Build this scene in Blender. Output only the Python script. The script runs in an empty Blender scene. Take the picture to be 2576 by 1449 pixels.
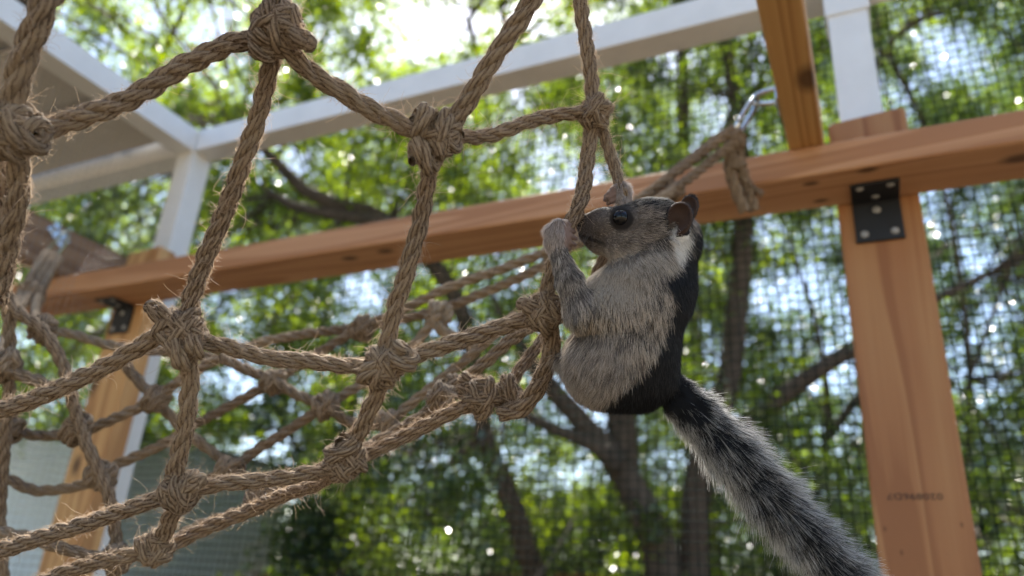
import bpy, bmesh, math, random
import numpy as np
from mathutils import Vector, Matrix
R_ = math.radians
rng = np.random.default_rng(7)
random.seed(7)
SC = bpy.context.scene
COL = SC.collection

# ------------------------------------------------------------------ camera
F_PX, CX, CY = 1897.4, 1288.0, 724.5          # lens in units of a 2576 px wide picture
YAW, PITCH, ROLL = 0.4597, 0.3941, 0.0684
CAM = np.array([0.0, 0.0, 1.5])
_cy, _sy, _cp, _sp = math.cos(YAW), math.sin(YAW), math.cos(PITCH), math.sin(PITCH)
FWD = np.array([-_sy * _cp, _cy * _cp, _sp])
_r0 = np.array([_cy, _sy, 0.0]); _u0 = np.cross(_r0, FWD)
RIGHT = math.cos(ROLL) * _r0 + math.sin(ROLL) * _u0
UP = -math.sin(ROLL) * _r0 + math.cos(ROLL) * _u0
cd = bpy.data.cameras.new('camera'); cam = bpy.data.objects.new('camera', cd); COL.objects.link(cam)
M = Matrix([[RIGHT[i], UP[i], -FWD[i], CAM[i]] for i in range(3)] + [[0, 0, 0, 1]])
cam.matrix_world = M
cd.sensor_width = 36.0; cd.lens = 36.0 * F_PX / 2576.0
cd.clip_start = 0.02; cd.clip_end = 500
cd.dof.use_dof = True; cd.dof.focus_distance = 0.388; cd.dof.aperture_fstop = cd.lens / 4.2
SC.camera = cam

# ------------------------------------------------------------------ light
SUN_AZ = YAW + R_(4)         # measured from +Y towards -X
SUN_EL = R_(56)
SUN_DIR = np.array([-math.sin(SUN_AZ) * math.cos(SUN_EL), math.cos(SUN_AZ) * math.cos(SUN_EL), math.sin(SUN_EL)])
w = bpy.data.worlds.new('World'); SC.world = w; w.use_nodes = True
nt = w.node_tree; bg = nt.nodes['Background']
sky = nt.nodes.new('ShaderNodeTexSky'); sky.sky_type = 'NISHITA'; sky.sun_disc = False
sky.sun_elevation = SUN_EL; sky.sun_rotation = -SUN_AZ
sky.air_density = 1.0; sky.dust_density = 0.9; sky.ozone_density = 1.0
nt.links.new(sky.outputs[0], bg.inputs[0]); bg.inputs[1].default_value = 0.085
sl = bpy.data.lights.new('sun', 'SUN'); sl.energy = 5.0; sl.angle = R_(0.53); sl.color = (1.0, 0.95, 0.86)
so = bpy.data.objects.new('sun', sl); COL.objects.link(so)
so.rotation_euler = Vector(-SUN_DIR).to_track_quat('-Z', 'Y').to_euler(); so.location = (0, 0, 12)

vs = SC.view_settings
vs.view_transform = 'Standard'; vs.look = 'None'; vs.gamma = 1.0; vs.use_curve_mapping = False
vs.exposure = 2.12
cy = SC.cycles
cy.use_denoising = True
try: cy.denoiser = 'OPENIMAGEDENOISE'
except Exception: pass
cy.max_bounces = 7; cy.diffuse_bounces = 3; cy.glossy_bounces = 3; cy.transmission_bounces = 4; cy.transparent_max_bounces = 6
cy.caustics_reflective = False; cy.caustics_refractive = False
cy.sample_clamp_indirect = 6.0
cy.use_adaptive_sampling = True; cy.adaptive_threshold = 0.02

# ------------------------------------------------------------------ helpers
def ray(px, py):
    return RIGHT * (px - CX) / F_PX - UP * (py - CY) / F_PX + FWD
def at(px, py, z):
    return CAM + ray(px, py) * z
def on_plane(px, py, axis, val):
    d = ray(px, py); return CAM + d * ((val - CAM[axis]) / d[axis])
def pix(P):
    q = P - CAM; z = q @ FWD
    return CX + F_PX * (q @ RIGHT) / z, CY - F_PX * (q @ UP) / z, z

def tag(o, label=None, cat=None, group=None, kind=None):
    if label: o['label'] = label
    if cat: o['category'] = cat
    if group: o['group'] = group
    if kind: o['kind'] = kind
    return o
def empty(name, loc=(0, 0, 0), label=None, cat=None, group=None):
    o = bpy.data.objects.new(name, None); COL.objects.link(o); o.location = loc
    o.empty_display_size = 0.05
    return tag(o, label, cat, group)
def link(name, data, mat=None, parent=None):
    o = bpy.data.objects.new(name, data); COL.objects.link(o)
    if mat is not None: data.materials.append(mat)
    if parent is not None:
        o.parent = parent
        m = Matrix.Identity(4); p = parent
        while p is not None:
            m = p.matrix_parent_inverse @ Matrix.Translation(p.location) @ p.rotation_euler.to_matrix().to_4x4() @ m; p = p.parent
        o.matrix_parent_inverse = m.inverted()
    return o
def mesh_np(name, V, Fq, smooth=True, uv=None):
    V = np.asarray(V, np.float32); Fq = np.asarray(Fq, np.int32); n = Fq.shape[1]
    me = bpy.data.meshes.new(name)
    me.vertices.add(len(V)); me.vertices.foreach_set('co', V.ravel())
    me.loops.add(Fq.size); me.loops.foreach_set('vertex_index', Fq.ravel())
    me.polygons.add(len(Fq)); me.polygons.foreach_set('loop_start', np.arange(0, Fq.size, n, dtype=np.int32))
    me.update(calc_edges=True)
    me.polygons.foreach_set('use_smooth', np.full(len(Fq), smooth))
    if uv is not None:
        l = me.uv_layers.new(name='UVMap'); l.data.foreach_set('uv', np.asarray(uv, np.float32).ravel())
    me.validate()
    return me
def vec_attr(me, name, C):
    a = me.attributes.new(name, 'FLOAT_COLOR', 'POINT'); a.data.foreach_set('color', np.asarray(C, np.float32).ravel())
def bm_mesh(name, bm, smooth=False):
    me = bpy.data.meshes.new(name); bm.normal_update(); bm.to_mesh(me); bm.free()
    if smooth:
        for p in me.polygons: p.use_smooth = True
    return me
def box_bm(x0, x1, y0, y1, z0, z1, bev=0.0, seg=2):
    bm = bmesh.new(); bmesh.ops.create_cube(bm, size=1)
    for v in bm.verts:
        v.co = Vector(((x0 + x1) / 2 + v.co.x * (x1 - x0), (y0 + y1) / 2 + v.co.y * (y1 - y0), (z0 + z1) / 2 + v.co.z * (z1 - z0)))
    if bev > 0: bmesh.ops.bevel(bm, geom=bm.edges[:], offset=bev, segments=seg, affect='EDGES', profile=0.6)
    return bm
def box(name, x0, x1, y0, y1, z0, z1, mat, parent=None, bev=0.0, seg=2):
    return link(name, bm_mesh(name, box_bm(x0, x1, y0, y1, z0, z1, bev, seg)), mat, parent)

def catmull(P, step):
    P = np.asarray(P, float)
    if len(P) == 2: P = np.vstack([P[0], P.mean(0), P[1]])
    Q = np.vstack([2 * P[0] - P[1], P, 2 * P[-1] - P[-2]])
    out = []
    for i in range(1, len(Q) - 2):
        a, b, c, d = Q[i - 1:i + 3]
        n = max(2, int(np.linalg.norm((c - b)[:3]) / step))
        t = np.linspace(0, 1, n, endpoint=False)[:, None]
        out.append(0.5 * ((2 * b) + (-a + c) * t + (2 * a - 5 * b + 4 * c - d) * t ** 2 + (-a + 3 * b - 3 * c + d) * t ** 3))
    out.append(Q[-2][None]); return np.vstack(out)
def frames(P):
    T = np.gradient(P, axis=0); T /= np.linalg.norm(T, axis=1)[:, None] + 1e-12
    N = np.zeros_like(P); a = np.array([0.3, 0.2, 0.9])
    n = a - T[0] * (a @ T[0]); n /= np.linalg.norm(n); N[0] = n
    for i in range(1, len(P)):
        n = n - T[i] * (n @ T[i]); n /= np.linalg.norm(n) + 1e-12; N[i] = n
    return T, N, np.cross(T, N)
def tube_arrays(P, rad, sides, voff=0, caps=True, rad_fn=None):
    T, N, B = frames(P); n = len(P)
    th = np.linspace(0, 2 * np.pi, sides, endpoint=False)
    rr = np.broadcast_to(np.asarray(rad, float).reshape(-1, 1), (n, 1)) * np.ones((1, sides))
    if rad_fn is not None: rr = rr * rad_fn(n, th)
    V = P[:, None] + rr[..., None] * (np.cos(th)[None, :, None] * N[:, None] + np.sin(th)[None, :, None] * B[:, None])
    i = np.arange(n - 1)[:, None]; j = np.arange(sides)[None]
    q = np.stack([i * sides + j, i * sides + (j + 1) % sides, (i + 1) * sides + (j + 1) % sides, (i + 1) * sides + j], -1).reshape(-1, 4)
    L = np.concatenate([[0], np.cumsum(np.linalg.norm(np.diff(P, axis=0), axis=1))])
    u0 = np.broadcast_to(L[:-1][:, None], (n - 1, sides)); u1 = np.broadcast_to(L[1:][:, None], (n - 1, sides))
    v0 = np.broadcast_to((j / sides), (n - 1, sides)); v1 = v0 + 1 / sides
    uv = np.stack([np.stack([u0, v0], -1), np.stack([u0, v1], -1), np.stack([u1, v1], -1), np.stack([u1, v0], -1)], -2).reshape(-1, 2)
    return V.reshape(-1, 3), q + voff, uv
def tube(name, P, rad, sides, mat, parent=None, step=None):
    P = np.asarray(P, float)
    V, Q, uv = tube_arrays(P, rad, sides)
    me = mesh_np(name, V, Q, True, uv)
    bm = bmesh.new(); bm.from_mesh(me); bmesh.ops.holes_fill(bm, edges=[e for e in bm.edges if e.is_boundary], sides=0); bm.to_mesh(me); bm.free()
    return link(name, me, mat, parent)

# ------------------------------------------------------------------ materials
def new_mat(name):
    m = bpy.data.materials.new(name); m.use_nodes = True
    return m, m.node_tree, m.node_tree.nodes['Principled BSDF']
def N(nt, t, **kw):
    n = nt.nodes.new(t)
    for k, v in kw.items():
        if k.startswith('i_'):
            key = k[2:]; key = int(key) if key.isdigit() else key
            n.inputs[key].default_value = v
        else: setattr(n, k, v)
    return n
def ramp(nt, stops):
    r = nt.nodes.new('ShaderNodeValToRGB'); e = r.color_ramp.elements
    while len(e) < len(stops): e.new(0.5)
    for el, (p, c) in zip(e, stops):
        el.position = p; el.color = (*c, 1) if len(c) == 3 else c
    return r
def plain(name, col, rough=0.5, metal=0.0, spec=0.5, var=0.15, scale=30, bump=0.0, bscale=200):
    m, nt, b = new_mat(name)
    tc = N(nt, 'ShaderNodeTexCoord'); no = N(nt, 'ShaderNodeTexNoise', i_Scale=scale, i_Detail=6.0, i_Roughness=0.6)
    nt.links.new(tc.outputs['Object'], no.inputs['Vector'])
    lo = [c * (1 - var) for c in col]; hi = [min(1, c * (1 + var)) for c in col]
    rp = ramp(nt, [(0.3, lo), (0.7, hi)]); nt.links.new(no.outputs['Fac'], rp.inputs[0]); nt.links.new(rp.outputs[0], b.inputs['Base Color'])
    b.inputs['Roughness'].default_value = rough; b.inputs['Metallic'].default_value = metal; b.inputs['Specular IOR Level'].default_value = spec
    if bump:
        n2 = N(nt, 'ShaderNodeTexNoise', i_Scale=bscale, i_Detail=4.0); nt.links.new(tc.outputs['Object'], n2.inputs['Vector'])
        bp = N(nt, 'ShaderNodeBump', i_Strength=bump, i_Distance=0.002); nt.links.new(n2.outputs['Fac'], bp.inputs['Height']); nt.links.new(bp.outputs[0], b.inputs['Normal'])
    return m
def wood(name, axis, c_lo, c_mid, c_hi, knots=(), seed=0.0):
    m, nt, b = new_mat(name); lk = nt.links.new
    tc = N(nt, 'ShaderNodeTexCoord'); mp = N(nt, 'ShaderNodeMapping')
    s = [9.0, 9.0, 9.0]; s[axis] = 0.55
    mp.inputs['Scale'].default_value = s; mp.inputs['Location'].default_value = (seed, seed * 1.7, seed * 0.6)
    lk(tc.outputs['Object'], mp.inputs[0])
    big = N(nt, 'ShaderNodeTexNoise', i_Scale=1.4, i_Detail=1.5, i_Distortion=0.25); lk(mp.outputs[0], big.inputs['Vector'])
    mul = N(nt, 'ShaderNodeMath', operation='MULTIPLY', i_1=9.0); lk(big.outputs['Fac'], mul.inputs[0])
    fr = N(nt, 'ShaderNodeMath', operation='FRACT'); lk(mul.outputs[0], fr.inputs[0])
    rings = ramp(nt, [(0.0, (0.35,) * 3), (0.55, (0.62,) * 3), (0.86, (0.95,) * 3), (1.0, (0.35,) * 3)]); lk(fr.outputs[0], rings.inputs[0])
    mp2 = N(nt, 'ShaderNodeMapping'); s2 = [420.0, 420.0, 420.0]; s2[axis] = 9.0; mp2.inputs['Scale'].default_value = s2; lk(tc.outputs['Object'], mp2.inputs[0])
    fine = N(nt, 'ShaderNodeTexNoise', i_Scale=1.0, i_Detail=4.0); lk(mp2.outputs[0], fine.inputs['Vector'])
    blot = N(nt, 'ShaderNodeTexNoise', i_Scale=6.0, i_Detail=3.0); lk(tc.outputs['Object'], blot.inputs['Vector'])
    a1 = N(nt, 'ShaderNodeMath', operation='MULTIPLY_ADD', i_1=0.25); lk(fine.outputs['Fac'], a1.inputs[0]); lk(rings.outputs[0], a1.inputs[2])
    a2 = N(nt, 'ShaderNodeMath', operation='MULTIPLY_ADD', i_1=0.35); lk(blot.outputs['Fac'], a2.inputs[0]); lk(a1.outputs[0], a2.inputs[2])
    cr = ramp(nt, [(0.50, c_hi), (0.88, c_mid), (1.0, [0.5 * (p + q) for p, q in zip(c_lo, c_mid)])]); lk(a2.outputs[0], cr.inputs[0])
    last = cr.outputs[0]
    for (p, rad) in knots:
        vs_ = N(nt, 'ShaderNodeVectorMath', operation='SUBTRACT'); lk(tc.outputs['Object'], vs_.inputs[0]); vs_.inputs[1].default_value = tuple(p)
        ms = N(nt, 'ShaderNodeVectorMath', operation='MULTIPLY'); lk(vs_.outputs[0], ms.inputs[0]); k = [1, 1, 1]; k[axis] = 0.55; ms.inputs[1].default_value = k
        ln = N(nt, 'ShaderNodeVectorMath', operation='LENGTH'); lk(ms.outputs[0], ln.inputs[0])
        kr = N(nt, 'ShaderNodeMapRange'); kr.inputs[1].default_value = rad * 0.5; kr.inputs[2].default_value = rad * 1.3; kr.inputs[3].default_value = 0.85; kr.inputs[4].default_value = 0.0
        lk(ln.outputs['Value'], kr.inputs[0])
        mx = N(nt, 'ShaderNodeMix', data_type='RGBA'); lk(kr.outputs[0], mx.inputs[0]); lk(last, mx.inputs[6]); mx.inputs[7].default_value = (0.07, 0.03, 0.015, 1)
        last = mx.outputs[2]
    lk(last, b.inputs['Base Color']); b.inputs['Roughness'].default_value = 0.62; b.inputs['Specular IOR Level'].default_value = 0.3
    bp = N(nt, 'ShaderNodeBump', i_Strength=0.35, i_Distance=0.001); lk(a1.outputs[0], bp.inputs['Height']); lk(bp.outputs[0], b.inputs['Normal'])
    return m

def rope_mat(name, lo, hi, pitch_k):
    m, nt, b = new_mat(name); lk = nt.links.new
    uv = N(nt, 'ShaderNodeUVMap'); sp = N(nt, 'ShaderNodeSeparateXYZ'); lk(uv.outputs[0], sp.inputs[0])
    a = N(nt, 'ShaderNodeMath', operation='MULTIPLY', i_1=6.0); lk(sp.outputs[1], a.inputs[0])
    c = N(nt, 'ShaderNodeMath', operation='MULTIPLY_ADD', i_1=pitch_k); lk(sp.outputs[0], c.inputs[0]); lk(a.outputs[0], c.inputs[2])
    tc = N(nt, 'ShaderNodeTexCoord')
    n1 = N(nt, 'ShaderNodeTexNoise', i_Scale=700.0, i_Detail=4.0, i_Roughness=0.65); lk(tc.outputs['Object'], n1.inputs['Vector'])
    n2 = N(nt, 'ShaderNodeTexNoise', i_Scale=90.0, i_Detail=4.0, i_Roughness=0.6); lk(tc.outputs['Object'], n2.inputs['Vector'])
    n3 = N(nt, 'ShaderNodeTexNoise', i_Scale=14.0, i_Detail=2.0); lk(tc.outputs['Object'], n3.inputs['Vector'])
    d = N(nt, 'ShaderNodeMath', operation='MULTIPLY_ADD', i_1=1.6); lk(n2.outputs['Fac'], d.inputs[0]); lk(c.outputs[0], d.inputs[2])
    t = N(nt, 'ShaderNodeMath', operation='PINGPONG', i_1=0.5); lk(d.outputs[0], t.inputs[0])
    # fibres running along the strand
    cb = N(nt, 'ShaderNodeCombineXYZ'); m1 = N(nt, 'ShaderNodeMath', operation='MULTIPLY', i_1=160.0); lk(sp.outputs[0], m1.inputs[0])
    m2 = N(nt, 'ShaderNodeMath', operation='MULTIPLY', i_1=7.0); lk(c.outputs[0], m2.inputs[0]); lk(m1.outputs[0], cb.inputs[0]); lk(m2.outputs[0], cb.inputs[1])
    nf = N(nt, 'ShaderNodeTexNoise', i_Scale=1.0, i_Detail=5.0, i_Roughness=0.7); lk(cb.outputs[0], nf.inputs['Vector'])
    s1 = N(nt, 'ShaderNodeMath', operation='MULTIPLY_ADD', i_1=0.45); lk(t.outputs[0], s1.inputs[0]); lk(nf.outputs['Fac'], s1.inputs[2])
    s2 = N(nt, 'ShaderNodeMath', operation='MULTIPLY_ADD', i_1=0.35); lk(n3.outputs['Fac'], s2.inputs[0]); lk(s1.outputs[0], s2.inputs[2])
    s3 = N(nt, 'ShaderNodeMath', operation='MULTIPLY_ADD', i_1=0.25); lk(n1.outputs['Fac'], s3.inputs[0]); lk(s2.outputs[0], s3.inputs[2])
    cr = ramp(nt, [(0.62, [x * 0.22 for x in lo]), (0.80, lo), (0.98, hi)]); lk(s3.outputs[0], cr.inputs[0]); lk(cr.outputs[0], b.inputs['Base Color'])
    b.inputs['Roughness'].default_value = 0.85; b.inputs['Specular IOR Level'].default_value = 0.15
    bp = N(nt, 'ShaderNodeBump', i_Strength=1.0, i_Distance=0.0022); lk(s3.outputs[0], bp.inputs['Height']); lk(bp.outputs[0], b.inputs['Normal'])
    return m
def fibre_mat(name, attr=None, col=(0.3, 0.2, 0.12), trans=0.35, rough=0.5, spec=0.08):
    m = bpy.data.materials.new(name); m.use_nodes = True; nt = m.node_tree; lk = nt.links.new
    nt.nodes.remove(nt.nodes['Principled BSDF']); out = nt.nodes['Material Output']
    df = N(nt, 'ShaderNodeBsdfDiffuse'); tr = N(nt, 'ShaderNodeBsdfTranslucent'); gl = N(nt, 'ShaderNodeBsdfGlossy', i_Roughness=rough)
    gl.inputs['Color'].default_value = (0.9, 0.92, 1.0, 1)
    if attr:
        at_ = N(nt, 'ShaderNodeAttribute', attribute_name=attr); src = at_.outputs['Color']; lk(src, df.inputs[0]); lk(src, tr.inputs[0])
    else:
        df.inputs[0].default_value = (*col, 1); tr.inputs[0].default_value = (*col, 1)
    m1 = N(nt, 'ShaderNodeMixShader', i_0=trans); lk(df.outputs[0], m1.inputs[1]); lk(tr.outputs[0], m1.inputs[2])
    m2 = N(nt, 'ShaderNodeMixShader', i_0=spec); lk(m1.outputs[0], m2.inputs[1]); lk(gl.outputs[0], m2.inputs[2]); lk(m2.outputs[0], out.inputs[0])
    return m
def leaf_mat(name, lo, hi, trans=0.55, gloss=0.085):
    m = bpy.data.materials.new(name); m.use_nodes = True; nt = m.node_tree; lk = nt.links.new
    nt.nodes.remove(nt.nodes['Principled BSDF']); out = nt.nodes['Material Output']
    tc = N(nt, 'ShaderNodeTexCoord'); no = N(nt, 'ShaderNodeTexNoise', i_Scale=1.3, i_Detail=2.0); lk(tc.outputs['Object'], no.inputs['Vector'])
    at_ = N(nt, 'ShaderNodeAttribute', attribute_name='leafrnd')
    ad = N(nt, 'ShaderNodeMath', operation='MULTIPLY_ADD', i_1=0.5); lk(at_.outputs['Fac'], ad.inputs[0]); ad2 = N(nt, 'ShaderNodeMath', operation='MULTIPLY', i_1=0.6); lk(no.outputs['Fac'], ad2.inputs[0]); lk(ad2.outputs[0], ad.inputs[2])
    cr = ramp(nt, [(0.25, lo), (0.8, hi)]); lk(ad.outputs[0], cr.inputs[0])
    df = N(nt, 'ShaderNodeBsdfDiffuse'); tr = N(nt, 'ShaderNodeBsdfTranslucent'); gl = N(nt, 'ShaderNodeBsdfGlossy', i_Roughness=0.28)
    gl.inputs['Color'].default_value = (1, 1, 1, 1)
    lk(cr.outputs[0], df.inputs[0])
    hs = N(nt, 'ShaderNodeHueSaturation', i_Hue=0.485, i_Saturation=1.15, i_Value=2.0); lk(cr.outputs[0], hs.inputs['Color']); lk(hs.outputs[0], tr.inputs[0])
    m1 = N(nt, 'ShaderNodeMixShader', i_0=trans); lk(df.outputs[0], m1.inputs[1]); lk(tr.outputs[0], m1.inputs[2])
    m2 = N(nt, 'ShaderNodeMixShader', i_0=gloss); lk(m1.outputs[0], m2.inputs[1]); lk(gl.outputs[0], m2.inputs[2]); lk(m2.outputs[0], out.inputs[0])
    return m

M_ROPE = rope_mat('jute_rope', (0.168, 0.107, 0.069), (0.455, 0.34, 0.232), 140.0)
M_FIBRE = fibre_mat('jute_fibre', col=(0.50, 0.36, 0.24), trans=0.4)
M_WHITE = plain('white_paint', (0.75, 0.76, 0.77), 0.38, var=0.06, scale=14, bump=0.06, bscale=60)
M_SOFFIT = plain('roof_panel_paint', (0.52, 0.49, 0.46), 0.5, var=0.06, scale=5)
M_BLACK = plain('black_bracket_paint', (0.008, 0.008, 0.010), 0.55, var=0.3, scale=90, bump=0.1)
M_STEEL = plain('zinc_steel', (0.62, 0.66, 0.70), 0.22, 1.0, var=0.15, scale=60)
M_SCREW = plain('screw_steel', (0.42, 0.40, 0.37), 0.45, 0.6, var=0.3, scale=300)
M_WIRE = plain('green_coated_wire', (0.006, 0.015, 0.012), 0.8, spec=0.06, var=0.3, scale=20)
M_WIRE2 = plain('galvanised_wire', (0.22, 0.24, 0.24), 0.4, 0.6, var=0.2, scale=20)
M_BARK = plain('bark', (0.085, 0.062, 0.047), 0.9, var=0.45, scale=7, bump=0.9, bscale=22)
M_SIDING = plain('grey_siding_paint', (0.68, 0.73, 0.78), 0.55, var=0.05, scale=3)
M_TRIM = plain('white_trim', (0.75, 0.75, 0.73), 0.5, var=0.05)
M_SHEDROOF = plain('shed_roof', (0.30, 0.30, 0.29), 0.7, var=0.2, scale=4)
M_FENCE = plain('weathered_fence_board', (0.22, 0.115, 0.06), 0.8, var=0.35, scale=9)
M_GROUND = plain('sandy_ground', (0.19, 0.15, 0.10), 0.95, var=0.5, scale=3, bump=0.6, bscale=30)
M_STAMP = plain('stamp_ink', (0.05, 0.03, 0.022), 0.8, var=0.3, scale=400)
LEAF = [leaf_mat('leaf_mid', (0.036, 0.066, 0.011), (0.105, 0.160, 0.022)),
        leaf_mat('leaf_bright', (0.062, 0.102, 0.012), (0.165, 0.235, 0.024), 0.6),
        leaf_mat('leaf_dark', (0.022, 0.046, 0.012), (0.066, 0.110, 0.020), 0.42)]

# ------------------------------------------------------------------ ground
bm = bmesh.new(); bmesh.ops.create_grid(bm, x_segments=60, y_segments=60, size=160)
for v in bm.verts: v.co.z = 0.06 * math.sin(v.co.x * 0.4) * math.cos(v.co.y * 0.33) - 0.06
tag(link('ground', bm_mesh('ground', bm, True), M_GROUND), kind='structure')

# ------------------------------------------------------------------ timber frame (2x4s and posts, in metres)
ZC = 1.5
YB, YR, ZB, ZT = 0.8025, 0.8855, ZC + 0.4681, ZC + 0.5068
W = ((0.33, 0.145, 0.066), (0.48, 0.245, 0.122), (0.58, 0.325, 0.178))
frame = empty('timber_frame', (0, YR, 0), 'reddish pine frame of posts, a cross beam and joists that carries the rope net', 'frame')
kn = lambda px, py, ax, val, r: (on_plane(px, py, ax, val), r)
Mbeam = wood('pine_beam', 0, *W, knots=[kn(880, 650, 2, ZB, .008), kn(970, 632, 2, ZB, .008), kn(2183, 428, 2, ZB, .006), kn(2566, 398, 2, ZB, .010), kn(2040, 462, 2, ZB, .005), kn(2065, 505, 2, ZB, .005), kn(1440, 620, 2, ZB, .007)], seed=1.3)
box('beam', -1.52, 1.6, YB, YR, ZB, ZT, Mbeam, frame, 0.004, 3)
Mp1 = wood('pine_post', 2, (0.24, 0.092, 0.038), (0.37, 0.165, 0.070), (0.45, 0.235, 0.102), knots=[kn(2268, 1390, 1, YR, .002), kn(2226, 1330, 1, YR, .002), kn(2420, 1320, 1, YR, .002)], seed=4.1)
def post(x0, x1, top, mat):
    bm = box_bm(x0, x1, YR + 0.0015, YR + 0.040, -0.05, top, 0.004, 3)
    for v in bm.verts:       # the saw cut on top is rough and its corners are knocked off
        if v.co.z > top - 0.02:
            u = (v.co.x - x0) / (x1 - x0)
            v.co.z -= 0.012 * abs(2 * u - 1) ** 3 + 0.006 * (1 - u)
    return link('post', bm_mesh('post', bm), mat, frame)
pr = post(-0.0069, 0.0821, ZC + 0.603, Mp1); pr['label'] = 'post with an upside-down number stamp'
Mp2 = wood('pine_post_knotty', 2, (0.30, 0.13, 0.05), (0.54, 0.30, 0.125), (0.64, 0.40, 0.18), knots=[kn(235, 960, 1, YR, .016), kn(190, 1170, 1, YR, .01)], seed=9.7)
pl = post(-1.286, -1.197, ZC + 0.60, Mp2)
Mj = wood('pine_joist', 1, (0.34, 0.16, 0.055), (0.50, 0.27, 0.10), (0.60, 0.36, 0.15), knots=[kn(2033, 200, 2, ZT, .012)], seed=2.2)
box('joist', -0.0510, -0.0125, -0.75, 0.872, ZT + 0.0006, ZT + 0.089, Mj, frame, 0.004, 3)
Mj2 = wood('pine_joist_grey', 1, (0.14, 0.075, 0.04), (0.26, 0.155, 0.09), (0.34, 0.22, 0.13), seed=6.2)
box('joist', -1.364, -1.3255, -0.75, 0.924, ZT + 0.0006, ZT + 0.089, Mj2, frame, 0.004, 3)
def bracket(x0, x1):
    bm = box_bm(x0, x1, YR - 0.0035, YR + 0.001, ZB - 0.054, ZB, 0.0006, 1)
    me = bm_mesh('bracket', bm)
    bm = bmesh.new(); bm.from_mesh(me)
    b2 = box_bm(x0, x1, YR - 0.0475, YR - 0.0037, ZB - 0.0035, ZB + 0.0005, 0.0006, 1); t = bm_mesh('t', b2); bm.from_mesh(t); bpy.data.meshes.remove(t)
    bm.to_mesh(me); bm.free()
    br = link('bracket', me, M_BLACK, frame)
    cx = (x0 + x1) / 2; q = (x1 - x0) * 0.31
    def screw(p, nrm):
        b = bmesh.new(); bmesh.ops.create_cone(b, cap_ends=True, segments=14, radius1=0.0048, radius2=0.0030, depth=0.0016)
        m4 = Vector(nrm).to_track_quat('Z', 'Y').to_matrix().to_4x4()
        bmesh.ops.transform(b, matrix=Matrix.Translation(p) @ m4, verts=b.verts)
        s = bmesh.new(); bmesh.ops.create_cube(s, size=1)
        for k in range(2):
            c = bmesh.ops.create_cube(b, size=1)['verts']
            bmesh.ops.scale(b, vec=(0.0042, 0.0007, 0.0010) if k == 0 else (0.0007, 0.0042, 0.0009), verts=c)
            bmesh.ops.transform(b, matrix=Matrix.Translation(Vector(p) + Vector(nrm) * 0.0008) @ m4, verts=c)
        s.free()
        link('screw', bm_mesh('screw', b), M_SCREW, br)
    for dx, dz in ((0, -0.014), (-q, -0.044), (q, -0.044)): screw((cx + dx, YR - 0.0040, ZB + dz), (0, -1, 0))
    for dx, dy in ((0, -0.016), (-q, -0.039), (q, -0.039)): screw((cx + dx, YR + dy, ZB - 0.0040), (0, 0, -1))
bracket(0.0095, 0.0608); bracket(-1.272, -1.222)
fc = bpy.data.curves.new('stamp', 'FONT'); fc.body = '020896D7'; fc.size = 0.0118; fc.extrude = 0.00005; fc.align_x = 'CENTER'; fc.align_y = 'CENTER'; fc.space_character = 1.05
st = bpy.data.objects.new('stamp_tmp', fc); COL.objects.link(st)
bpy.context.view_layer.update()
me = bpy.data.meshes.new_from_object(st.evaluated_get(bpy.context.evaluated_depsgraph_get())); bpy.data.objects.remove(st)
me.transform(Matrix.Translation((0.0335, YR + 0.0011, ZC + 0.1255)) @ Matrix.Rotation(math.pi / 2, 4, 'X') @ Matrix.Rotation(math.pi, 4, 'Z') @ Matrix.Diagonal((0.98, 0.78, 1, 1)))
me.name = 'grade_stamp'; link('grade_stamp', me, M_STAMP, pr)

# ------------------------------------------------------------------ white tube frame outside it, with roof panel and wire mesh
YW0, YW1, ZW0, ZW1 = 0.926, 0.976, ZC + 0.835, ZC + 0.886
wf = empty('white_tube_frame', (0, YW0, 0), 'white painted square tube frame standing outside the pine frame', 'frame')
box('rail', -1.225, 1.9, YW0, YW1, ZW0, ZW1, M_WHITE, wf, 0.002)
box('rail', -3.6, -1.277, YW0 + 0.001, YW1, ZW0 - 0.001, ZW1, M_WHITE, wf, 0.002)
box('rail', -1.276, -1.2262, -1.2, YW1 - 0.0015, ZW0 - 0.002, ZW1 - 0.002, M_WHITE, wf, 0.002)
box('post', -1.2755, -1.2267, YW0 + 0.001, YW1 - 0.001, -0.05, ZW0 - 0.001, M_WHITE, wf, 0.002)
box('post', 0.0085, 0.0600, YW0 + 0.001, YW1 - 0.001, -0.05, ZW0 - 0.003, M_WHITE, wf, 0.002)
box('sleeve', 0.0055, 0.0630, YW0 - 0.002, YW1 + 0.002, ZC + 0.790, ZW0 - 0.0005, M_WHITE, wf, 0.002)
box('post', 1.40, 1.45, YW0 + 0.001, YW1 - 0.001, -0.05, ZW0 - 0.001, M_WHITE, wf, 0.002)
rp = empty('roof_panel', (-2.4, 0, ZW1), 'ribbed beige roof panel seen from below beside the white frame', 'roof')
y = 0.915
k = 0
while y > -1.4:
    box('panel', -3.6, -1.281, y - 0.148, y, ZW1 - 0.016 + 0.0, ZW1 + 0.012, M_SOFFIT, rp, 0.003)
    box('rib', -3.6, -1.281, y - 0.170, y - 0.150, ZW1 - 0.004, ZW1 + 0.012, M_SOFFIT, rp, 0.002)
    y -= 0.172

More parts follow.
